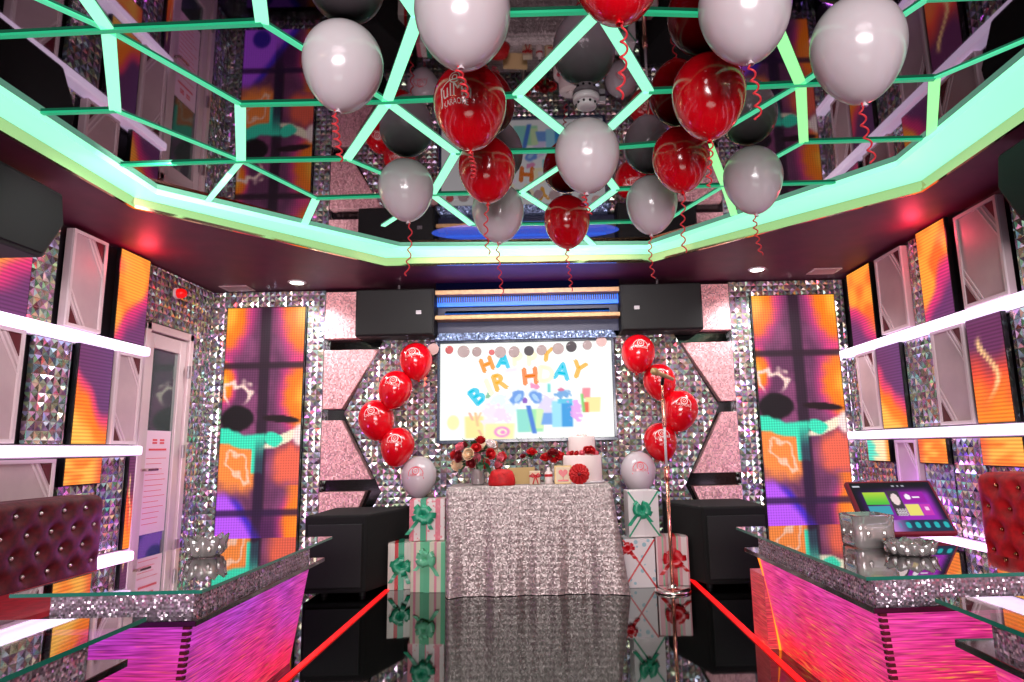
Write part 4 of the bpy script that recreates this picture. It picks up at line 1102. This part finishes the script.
# ------------------------------------------------------------------ party table cloth
cx0, cx1, cy0, cy1, zt = -.765, .44, 4.86, 5.36, .77
o = ((cx0 + cx1) / 2, (cy0 + cy1) / 2, 0)
mb = MB(o); per = []; nside = 60
def seg_pts(a, b, n): return [(a[0] + (b[0] - a[0]) * i / n, a[1] + (b[1] - a[1]) * i / n) for i in range(n)]
per = seg_pts((cx0, cy0), (cx1, cy0), 90) + seg_pts((cx1, cy0), (cx1, cy1), 40) + seg_pts((cx1, cy1), (cx0, cy1), 60) + seg_pts((cx0, cy1), (cx0, cy0), 40)
n = len(per); ns = 22; vs = []; fs = []
ccx, ccy = o[0], o[1]
for j in range(ns + 1):
    s_ = j / ns
    for i, (x, y) in enumerate(per):
        # outward direction
        dx = -1 if abs(x - cx0) < 1e-6 else (1 if abs(x - cx1) < 1e-6 else 0)
        dy = -1 if abs(y - cy0) < 1e-6 else (1 if abs(y - cy1) < 1e-6 else 0)
        corner = math.exp(-min(math.hypot(x - a, y - b) for a in (cx0, cx1) for b in (cy0, cy1)) ** 2 / .006)
        fold = (math.sin(i * .55) * .010 + math.sin(i * .23 + 1) * .012) * s_
        out = .006 + fold + .035 * corner * s_ + (.05 * s_ if x > cx1 - 1e-6 else .0) + (.02 * s_ if dy < 0 else 0)
        z = zt - (zt - .004) * s_
        if dx < 0: out = .006 + fold * .3 + .004 * corner
        if j == 0: out = 0
        vs.append((x + dx * out, y + dy * out, max(.004, z)))
for j in range(ns):
    for i in range(n): fs.append((j * n + i, (j + 1) * n + i, (j + 1) * n + (i + 1) % n, j * n + (i + 1) % n))
fs.append(list(range(n)))
mb.add(vs, fs)
tag(mb.build('tablecloth', 'sequin', None, True), 'silver sequin tablecloth draped over the party table to the floor', 'tablecloth')
zt += .002

# ------------------------------------------------------------------ flowers
def rose(r, mat, parent, name, c, direction=(0, 0, 1), layers=4):
    mb = MB()
    rd = random.Random(hash((round(c[0], 3), round(c[2], 3))) & 0xffff)
    mb.ball((0, 0, r * .1), r * .42, 8, 1.2)
    for L in range(layers):
        k = 4 + L; q = (L + 1) / layers
        for i in range(k):
            a = 2 * PI * i / k + L * .6; rad = r * (.25 + .68 * q); h = r * (1.0 - .55 * q)
            def f(u, v, a=a, rad=rad, h=h, q=q):
                th = a + (u - .5) * 2 * PI / k * 1.45; rr = rad * (.25 + .8 * v ** .6) * (1 - .10 * abs(2 * u - 1) ** 2)
                zz = -r * .45 + (h + r * .45) * v * (1 - .25 * abs(2 * u - 1) ** 2) - (r * .18 * q if v > .85 else 0)
                return (rr * math.cos(th), rr * math.sin(th), zz)
            mb.grid(f, 5, 5)
    d = Vector(direction).normalized(); mt = Matrix.Translation(c) @ d.to_track_quat('Z', 'Y').to_matrix().to_4x4()
    mb.xf(mt)
    return mb.build(name, mat, parent, True)
def leaf_into(mb, c, d, L, w):
    d = Vector(d).normalized(); sd = d.cross(Vector((0, 0, 1)));
    if sd.length < .1: sd = Vector((1, 0, 0))
    sd.normalize(); c = Vector(c); up = sd.cross(d)
    mb.grid(lambda u, v: c + d * (L * v) + sd * (w * (u - .5) * 2 * math.sin(PI * min(.999, v * .95 + .03))) - up * (.35 * L * v * v) + up * (.15 * w * abs(2 * u - 1)), 2, 6)
bq = thing('flower_bouquet', 'round bouquet of red, pink and cream roses in a glass vase on the party table', 'bouquet', (-.57, 5.13, zt))
MB().lathe([(.045, 0), (.052, .01), (.056, .06), (.050, .105), (.054, .12), (.049, .12), (.044, .1), (.048, .05), (.001, .015)], (0, 0, 0), 20).build('vase', 'cryst', bq, True)
rd = random.Random(5)
cc = Vector((0, 0, .205))
cols = ['rosered', 'rosecream', 'rosepink', 'rosered', 'rosecream', 'rosedark', 'rosered', 'rosecream', 'rosepink', 'rosered', 'rosewhite', 'rosered', 'rosepink', 'rosedark', 'rosecream', 'rosered']
k = 0
for ring_, cnt, el in ((0, 1, 80), (1, 6, 42), (2, 9, 6), (3, 6, -22)):
    for i in range(cnt):
        a = 2 * PI * i / cnt + ring_ * .5 + rd.uniform(-.15, .15); e = math.radians(el + rd.uniform(-8, 8))
        d = Vector((math.cos(a) * math.cos(e), math.sin(a) * math.cos(e), math.sin(e)))
        p = cc + Vector((d.x * .19, d.y * .14, d.z * .135))
        rb = rose(rd.uniform(.042, .056), cols[(k * 7) % 16], bq, 'rose', p, d, 3); k += 1
mb = MB()
for i in range(34):
    a = rd.uniform(0, 2 * PI); e = rd.uniform(-.6, 1.1); d = Vector((math.cos(a) * math.cos(e), math.sin(a) * math.cos(e), math.sin(e)))
    leaf_into(mb, cc + Vector((d.x * .11, d.y * .09, d.z * .08)), d, rd.uniform(.08, .12), .022)
mb.build('foliage', 'leaf', bq, True)
mb = MB()
for i in range(7):
    a = 2 * PI * i / 7; mb.tube([(.02 * math.cos(a), .02 * math.sin(a), .02), (.03 * math.cos(a), .03 * math.sin(a), .12), (.06 * math.cos(a), .06 * math.sin(a), .2)], .004, 5)
mb.build('stem', 'leaf', bq, True)

def small_vase(label, x, y, zb, flowers, nm='bud_vase'):
    t = thing(nm, label, 'flower vase', (x, y, zb))
    MB().lathe([(.03, 0), (.036, .01), (.018, .05), (.014, .13), (.026, .185), (.022, .185), (.010, .13), (.012, .06), (.001, .02)], (0, 0, 0), 18).build('vase', 'cryst', t, True)
    mb = MB(); mb2 = MB()
    for i, (dx, dz, r, m) in enumerate(flowers):
        rose(r, m, t, 'rose', (dx, -.02 if i % 2 else .0, dz), (dx * 4, -.5, 1), 3)
        mb2.tube([(0, 0, .08), (dx * .4, 0, dz * .7), (dx, 0, dz - .02)], .003, 5)
    rr = random.Random(int(x * 100))
    for i in range(12):
        a = rr.uniform(0, 2 * PI); leaf_into(mb, (0, 0, rr.uniform(.17, .22)), (math.cos(a), math.sin(a), rr.uniform(-.2, .9)), rr.uniform(.06, .11), .013)
    mb.build('foliage', 'leaf', t, True); mb2.build('stem', 'leaf', t, True)
    mb = MB()
    for i in range(5):
        a = rr.uniform(0, 6.28); mb.tube([(0, 0, .2), (.05 * math.cos(a), .03 * math.sin(a), .30), (.11 * math.cos(a), .05 * math.sin(a), .36)], .0012, 4)
    mb.build('twig', 'leaf', t)
    return t
small_vase('slim glass vase with one red flower and green leaves behind the gold cards', -.17, 5.29, zt, [(.02, .235, .048, 'rosered'), (-.05, .205, .028, 'rosedark')])
small_vase('slim glass vase with a full bunch of red flowers beside the cake', .02, 5.27, zt, [(-.055, .19, .052, 'rosered'), (.0, .225, .052, 'rosedark'), (.06, .195, .054, 'rosered'), (.01, .175, .048, 'rosered')])
# red round box, gold cards, candle, framed heart card
t = thing('red_gift_pouch', 'red velvety round box of petals in front of the bouquet', 'box', (-.37, 4.955, zt))
MB().lathe([(.098, 0), (.104, .02), (.096, .07), (.080, .105), (.055, .118), (.001, .122)], (0, 0, 0), 28, 1, .7).build('body', 'redbox', t, True)
mb = MB()
for i in range(26):
    a = i * 2.4; q = .075 * math.sqrt(i / 26); mb.ball((q * math.cos(a), q * math.sin(a) * .7, .112 - q * .35), .017, 6, .7)
mb.build('petal', 'redbox', t, True)
t = thing('folded_card', 'gold cream folded greeting card leaning behind the candle', 'card', (-.235, 5.06, zt))
mb = MB(); mb.hexa([(-.10, 0, 0), (.11, .02, 0), (.11, .024, 0), (-.10, .004, 0)], [(-.10, .04, .125), (.11, .06, .125), (.11, .064, .125), (-.10, .044, .125)]); mb.build('front_leaf', 'gold', t)
mb = MB(); mb.hexa([(-.10, .10, 0), (.11, .12, 0), (.11, .124, 0), (-.10, .104, 0)], [(-.10, .044, .125), (.11, .064, .125), (.11, .068, .125), (-.10, .048, .125)]); mb.build('back_leaf', 'cream', t)
t = thing('ribboned_favor_box', 'cream favour box tied with a dark red ribbon, mid table', 'favour box', (-.085, 4.99, zt))
MB().box(-.075, .005, -.03, .03, 0, .10).build('box', 'cream', t, bevel=.003)
MB().box(-.078, .008, -.033, .033, .055, .072).build('ribbon_band', 'satinred', t)
mb = MB()
for sg in (-1, 1): mb.tube([(-.03, -.035, .063), (-.03 + sg * .022, -.045, .082), (-.03 + sg * .040, -.042, .066), (-.03 + sg * .02, -.04, .055), (-.03, -.035, .063)], .006, 6); mb.tube([(-.03, -.036, .063), (-.03 + sg * .012, -.04, .03), (-.03 + sg * .02, -.042, .004)], .005, 6)
mb.build('bow', 'satinred', t, True)
t = thing('scented_bottle', 'small pale bottle with dark red band beside the favour box', 'bottle', (-.015, 4.985, zt))
MB().lathe([(.028, 0), (.03, .01), (.03, .085), (.012, .10), (.012, .125), (.001, .125)], (0, 0, 0), 20).build('body', 'cake', t, True)
MB().lathe([(.031, .055), (.031, .075)], (0, 0, 0), 20).build('band', 'satinred', t)
MB().lathe([(.010, .125), (.010, .135), (.001, .138)], (0, 0, 0), 14).build('cap', 'darkglass', t, True)
t = thing('heart_card', 'small cream card with a red heart tree standing left of the cake', 'card', (.095, 4.97, zt))
RC = Matrix.Rotation(-.12, 4, 'X')
MB().box(-.066, .066, 0, .012, 0, .138).xf(RC).build('card', 'gold', t, bevel=.002)
MB().box(-.054, .054, -.002, 0, .012, .126).xf(RC).build('mat', 'cream', t)
hp = []
for i in range(40):
    a = 2 * PI * i / 40; hp.append((.0022 * 16 * math.sin(a) ** 3, .080 + .0022 * (13 * math.cos(a) - 5 * math.cos(2 * a) - 2 * math.cos(3 * a) - math.cos(4 * a))))
MB().prism(hp, 'y', -.004, -.002).xf(RC).build('heart', 'satinred', t)
mb = MB().box(-.002, .002, -.004, -.002, .03, .062).box(-.04, .04, -.004, -.002, .018, .03); mb.xf(RC).build('trunk', 'satinred', t)
# cake
ck = thing('birthday_cake', 'two tiered white birthday cake with red sugar flowers at the table right end', 'cake', (.25, 5.11, zt))
MB().lathe([(.17, 0), (.17, .012), (.16, .014)], (0, 0, 0), 40).build('cake_board', 'whiteplastic', ck, True)
MB().lathe([(.150, .012), (.152, .02), (.150, .20), (.143, .21), (.001, .212)], (0, 0, 0), 48).build('lower_tier', 'cake', ck, True)
MB().lathe([(.104, .211), (.105, .22), (.104, .348), (.097, .357), (.001, .359)], (0, 0, 0), 40).build('upper_tier', 'cake', ck, True)
MB().lathe([(.040, .359), (.042, .366), (.030, .374), (.001, .376)], (0, 0, 0), 20).build('topper', 'cake', ck, True)
for i, (a, r) in enumerate(((-150, .022), (-132, .024), (-112, .022), (-93, .026), (-74, .036), (-58, .040), (-40, .030), (-25, .022))):
    A = math.radians(a); rose(r, 'rosered' if i % 3 else 'rosepink', ck, 'sugar_flower', (.122 * math.cos(A), .122 * math.sin(A), .225 + (.02 if r > .03 else 0)), (math.cos(A), math.sin(A), .5), 3)
t = thing('red_rosette', 'big red flower rosette leaning against the cake front', 'rosette', (.215, 4.93, zt + .072))
mb = MB()
for L in range(4):
    k = 14 - 2 * L
    for i in range(k):
        a = 2 * PI * i / k + L * .3; r0 = .078 * (1 - L * .2)
        mb.grid(lambda u, v, a=a, r0=r0, L=L: ((.01 + (r0 - .01) * v) * math.cos(a + (u - .5) * .62 * (1 - v * .45)), -.012 * L - .02 * v * (1 - v) - .008 * math.sin(PI * u), (.01 + (r0 - .01) * v) * math.sin(a + (u - .5) * .62 * (1 - v * .45))), 3, 4)
mb.lathe([(.074, -.002), (.074, .002)], (0, 0, 0), 28)
for i in range(len(mb.v) - 56, len(mb.v)): mb.v[i] = Vector((mb.v[i].x, mb.v[i].z + .004, mb.v[i].y))
mb.build('petal', 'redbox', t, True)
MB().ball((0, -.045, 0), .014, 8).build('centre', 'rosedark', t, True)

# ------------------------------------------------------------------ gift boxes
def gift(label, x, y, z, w, d, h, rz, wrap, bowmat, bpos, seed, cross=False, bs=1.0):
    t = thing('gift_box', label, 'gift box', (x, y, z), rz, 'wrapped gift boxes')
    MB().box(-w / 2, w / 2, -d / 2, d / 2, 0, h).build('box', wrap, t, bevel=.004)
    q = .0025; mb = MB()
    if cross:
        for sg in (-1, 1):
            a, b = Vector((-w / 2 * sg, -d / 2 - q, 0.005)), Vector((w / 2 * sg, -d / 2 - q, h - .005)); n = Vector((b.z - a.z, 0, -(b.x - a.x))).normalized() * .006
            mb.hexa([a - n, a + n, b + n, b - n], [p + Vector((0, .004, 0)) for p in (a - n, a + n, b + n, b - n)])
    else:
        rw = .022
        mb.box(bpos[0] - rw, bpos[0] + rw, -d / 2 - q, -d / 2, 0, h); mb.box(bpos[0] - rw, bpos[0] + rw, -d / 2 - q, d / 2 + q, h, h + q)
    rw_ = mb.build('ribbon_wrap', bowmat, t)
    rd = random.Random(seed); mb = MB(); c = Vector((bpos[0], -d / 2 - .012, bpos[1]))
    for i in range(9):
        a = 2 * PI * i / 9 + rd.uniform(-.2, .2); L = rd.uniform(.06, .085) * bs; wd = .017 * bs
        dr = Vector((math.cos(a), 0, math.sin(a) * .8)); sd = Vector((-dr.z, 0, dr.x)).normalized()
        def f(u, v, dr=dr, sd=sd, L=L, wd=wd):
            s_ = v * 2 * PI; out = (1 - math.cos(s_)) / 2 * L; ht = math.sin(s_) * .022 * bs
            return c + dr * out + Vector((0, -.018 - ht - .012 * math.sin(PI * v), 0)) + sd * (wd * (u - .5) * 2 * (.35 + .65 * math.sin(PI * v)))
        mb.grid(f, 2, 12)
    for sg in (-1, 1):
        e = Vector((sg * rd.uniform(.05, .10), -.006, rd.uniform(-.12, -.07))) * bs
        mb.grid(lambda u, v, e=e: c + e * v + Vector((.016 * (u - .5) * 2, -.004 - .006 * math.sin(v * 7), 0)), 2, 8)
    mb.build('bow', bowmat, rw_, True)
    return t
gift('tall pink patterned gift box with green bow, topmost of the left stack', -.965, 5.17, .365, .27, .20, .305, .10, 'wrapA', 'satingreen', (-.03, .20), 1, bs=1.25)
gift('white and red striped gift box with green bow, lower left of the left stack', -1.185, 5.24, 0, .20, .22, .345, .20, 'wrapB', 'satingreen', (0, .18), 2, bs=1.15)
gift('mint and cream gift box with pale green bow, lower right of the left stack', -.922, 5.12, 0, .27, .22, .362, -.12, 'wrapC', 'satingreen2', (-.01, .25), 3, bs=1.1)
gift('white gift box with green bow, topmost of the right stack', .70, 5.14, .358, .235, .19, .345, .06, 'wrapD', 'satingreen', (-.02, .21), 4, True, 1.1)
gift('white dotted gift box with crossed red ribbon beside the tablecloth', .655, 5.10, 0, .235, .20, .352, -.03, 'wrapE', 'satinred', (-.09, .29), 5, True, .7)
gift('pink striped gift box with red bow behind the microphone stand', .92, 5.15, 0, .245, .20, .355, -.10, 'wrapF', 'satinred', (.01, .20), 6, False, 1.1)

# ------------------------------------------------------------------ microphone stand
ms = thing('microphone_stand', 'rose gold microphone stand on a round base in front of the right gifts', 'microphone stand', (.865, 4.86, 0))
MB().lathe([(.13, 0), (.132, .008), (.126, .018), (.06, .026), (.028, .032), (.024, .05), (.001, .052)], (0, 0, 0), 40).build('base', 'chrome', ms, True)
MB().tube([(0, 0, .05), (0, 0, .80)], .0135, 14).build('lower_pole', 'rosegold', ms, True)
MB().lathe([(.015, 0), (.021, .008), (.021, .10), (.015, .11)], (0, 0, .78), 16).build('clutch', 'rosegold', ms, True)
MB().tube([(0, 0, .88), (0, 0, 1.18)], .010, 12).build('upper_pole', 'whiteplastic', ms, True)
MB().lathe([(.012, 0), (.016, .01), (.016, .20), (.012, .21)], (0, 0, 1.18), 14).build('sleeve', 'rosegold', ms, True)
MB().tube([(0, 0, 1.38), (0, 0, 1.52)], .0095, 12).build('top_pole', 'rosegold', ms, True)
MB().tube([(0, 0, 1.50), (0, -.02, 1.535), (.0, -.05, 1.55)], .013, 10).build('clip', 'black', ms, True)
mi = thing('microphone', 'silver headed microphone tilted in the clip of the stand', 'microphone', (.865, 4.80, 1.565))
D = Vector((-.75, -.45, .25)).normalized(); mt = D.to_track_quat('Z', 'Y').to_matrix().to_4x4()
MB().lathe([(.010, -.10), (.013, -.09), (.017, .04), (.018, .05)], (0, 0, 0), 16).xf(mt).build('handle', 'gold', mi, True)
MB().lathe([(.018, .05), (.026, .062), (.029, .085), (.022, .108), (.001, .116)], (0, 0, 0), 18).xf(mt).build('head', 'gold', mi, True)

# ------------------------------------------------------------------ lamps: two real downlights, the other lights added
def area(name, loc, target, sx, sy, power, col=(1, 1, 1)):
    l = bpy.data.lights.new(name, 'AREA'); l.shape = 'ELLIPSE'; l.size = sx; l.size_y = sy; l.energy = power; l.color = col
    o = bpy.data.objects.new(name, l); COL.objects.link(o); o.location = loc
    o.rotation_euler = (Vector(target) - Vector(loc)).to_track_quat('-Z', 'Y').to_euler(); return o
def spot(name, loc, target, power, ang, col=(1, 1, 1), r=.05):
    l = bpy.data.lights.new(name, 'SPOT'); l.energy = power; l.spot_size = math.radians(ang); l.spot_blend = .6; l.color = col; l.shadow_soft_size = r
    o = bpy.data.objects.new(name, l); COL.objects.link(o); o.location = loc
    o.rotation_euler = (Vector(target) - Vector(loc)).to_track_quat('-Z', 'Y').to_euler(); return o
def point(name, loc, power, col, r=.08):
    l = bpy.data.lights.new(name, 'POINT'); l.energy = power; l.color = col; l.shadow_soft_size = r
    o = bpy.data.objects.new(name, l); COL.objects.link(o); o.location = loc; return o
area('added_room_fill', (-.1, -3.2, 1.7), (-.15, 5.0, 1.5), 3.6, 1.5, 330, (1, .92, .93))  # added ambient fill behind the camera, no fixture modelled
area('added_back_wall_fill', (-.15, 4.55, 2.47), (-.15, 5.7, .9), 2.0, .2, 26, (1, .90, .91))  # added fill aimed at the back wall to even out the lighting
spot('downlight_lamp', (-2.147, 5.355, 2.48), (-2.25, 5.45, 0), 75, 140)
spot('downlight_lamp', (1.788, 5.255, 2.48), (1.85, 5.4, 0), 75, 140)
area('added_door_fill', (-1.9, 3.2, 2.47), (-3.0, 5.0, 1.3), .5, .5, 16, (1, .88, .92))  # added fill to lift the dark door corner
area('added_soffit_blue', (-.17, 5.24, 2.33), (-.17, 5.22, 2.6), 1.6, .42, 3.2, (.06, .16, 1))  # added upward blue light that turns the soffit navy, beside the real strip
point('added_violet_glow', (2.35, 4.6, .62), 6, (.55, .15, 1))  # added point, strengthens the low strip's violet spill on the right wall
point('added_violet_glow', (-2.5, 4.4, .55), 6, (.85, .2, 1))  # added point, same violet boost low on the left wall
point('added_red_glow', (-2.84, 4.40, 2.40), 5, (1, .05, .08), .06)  # added point standing in for LED panel glow on the left soffit
point('added_red_glow', (2.50, 4.17, 2.40), 5, (1, .05, .10), .06)  # added point, LED panel glow on the right soffit

w = bpy.data.worlds.new('world'); SC.world = w; w.use_nodes = True
w.node_tree.nodes['Background'].inputs[0].default_value = (.10, .06, .09, 1); w.node_tree.nodes['Background'].inputs[1].default_value = .3
SC.view_settings.view_transform = 'Standard'
SC.view_settings.look = 'None'
SC.cycles.max_bounces = 10
SC.cycles.sample_clamp_indirect = 6
SC.cycles.caustics_reflective = False; SC.cycles.caustics_refractive = False
SC.cycles.use_denoising = True
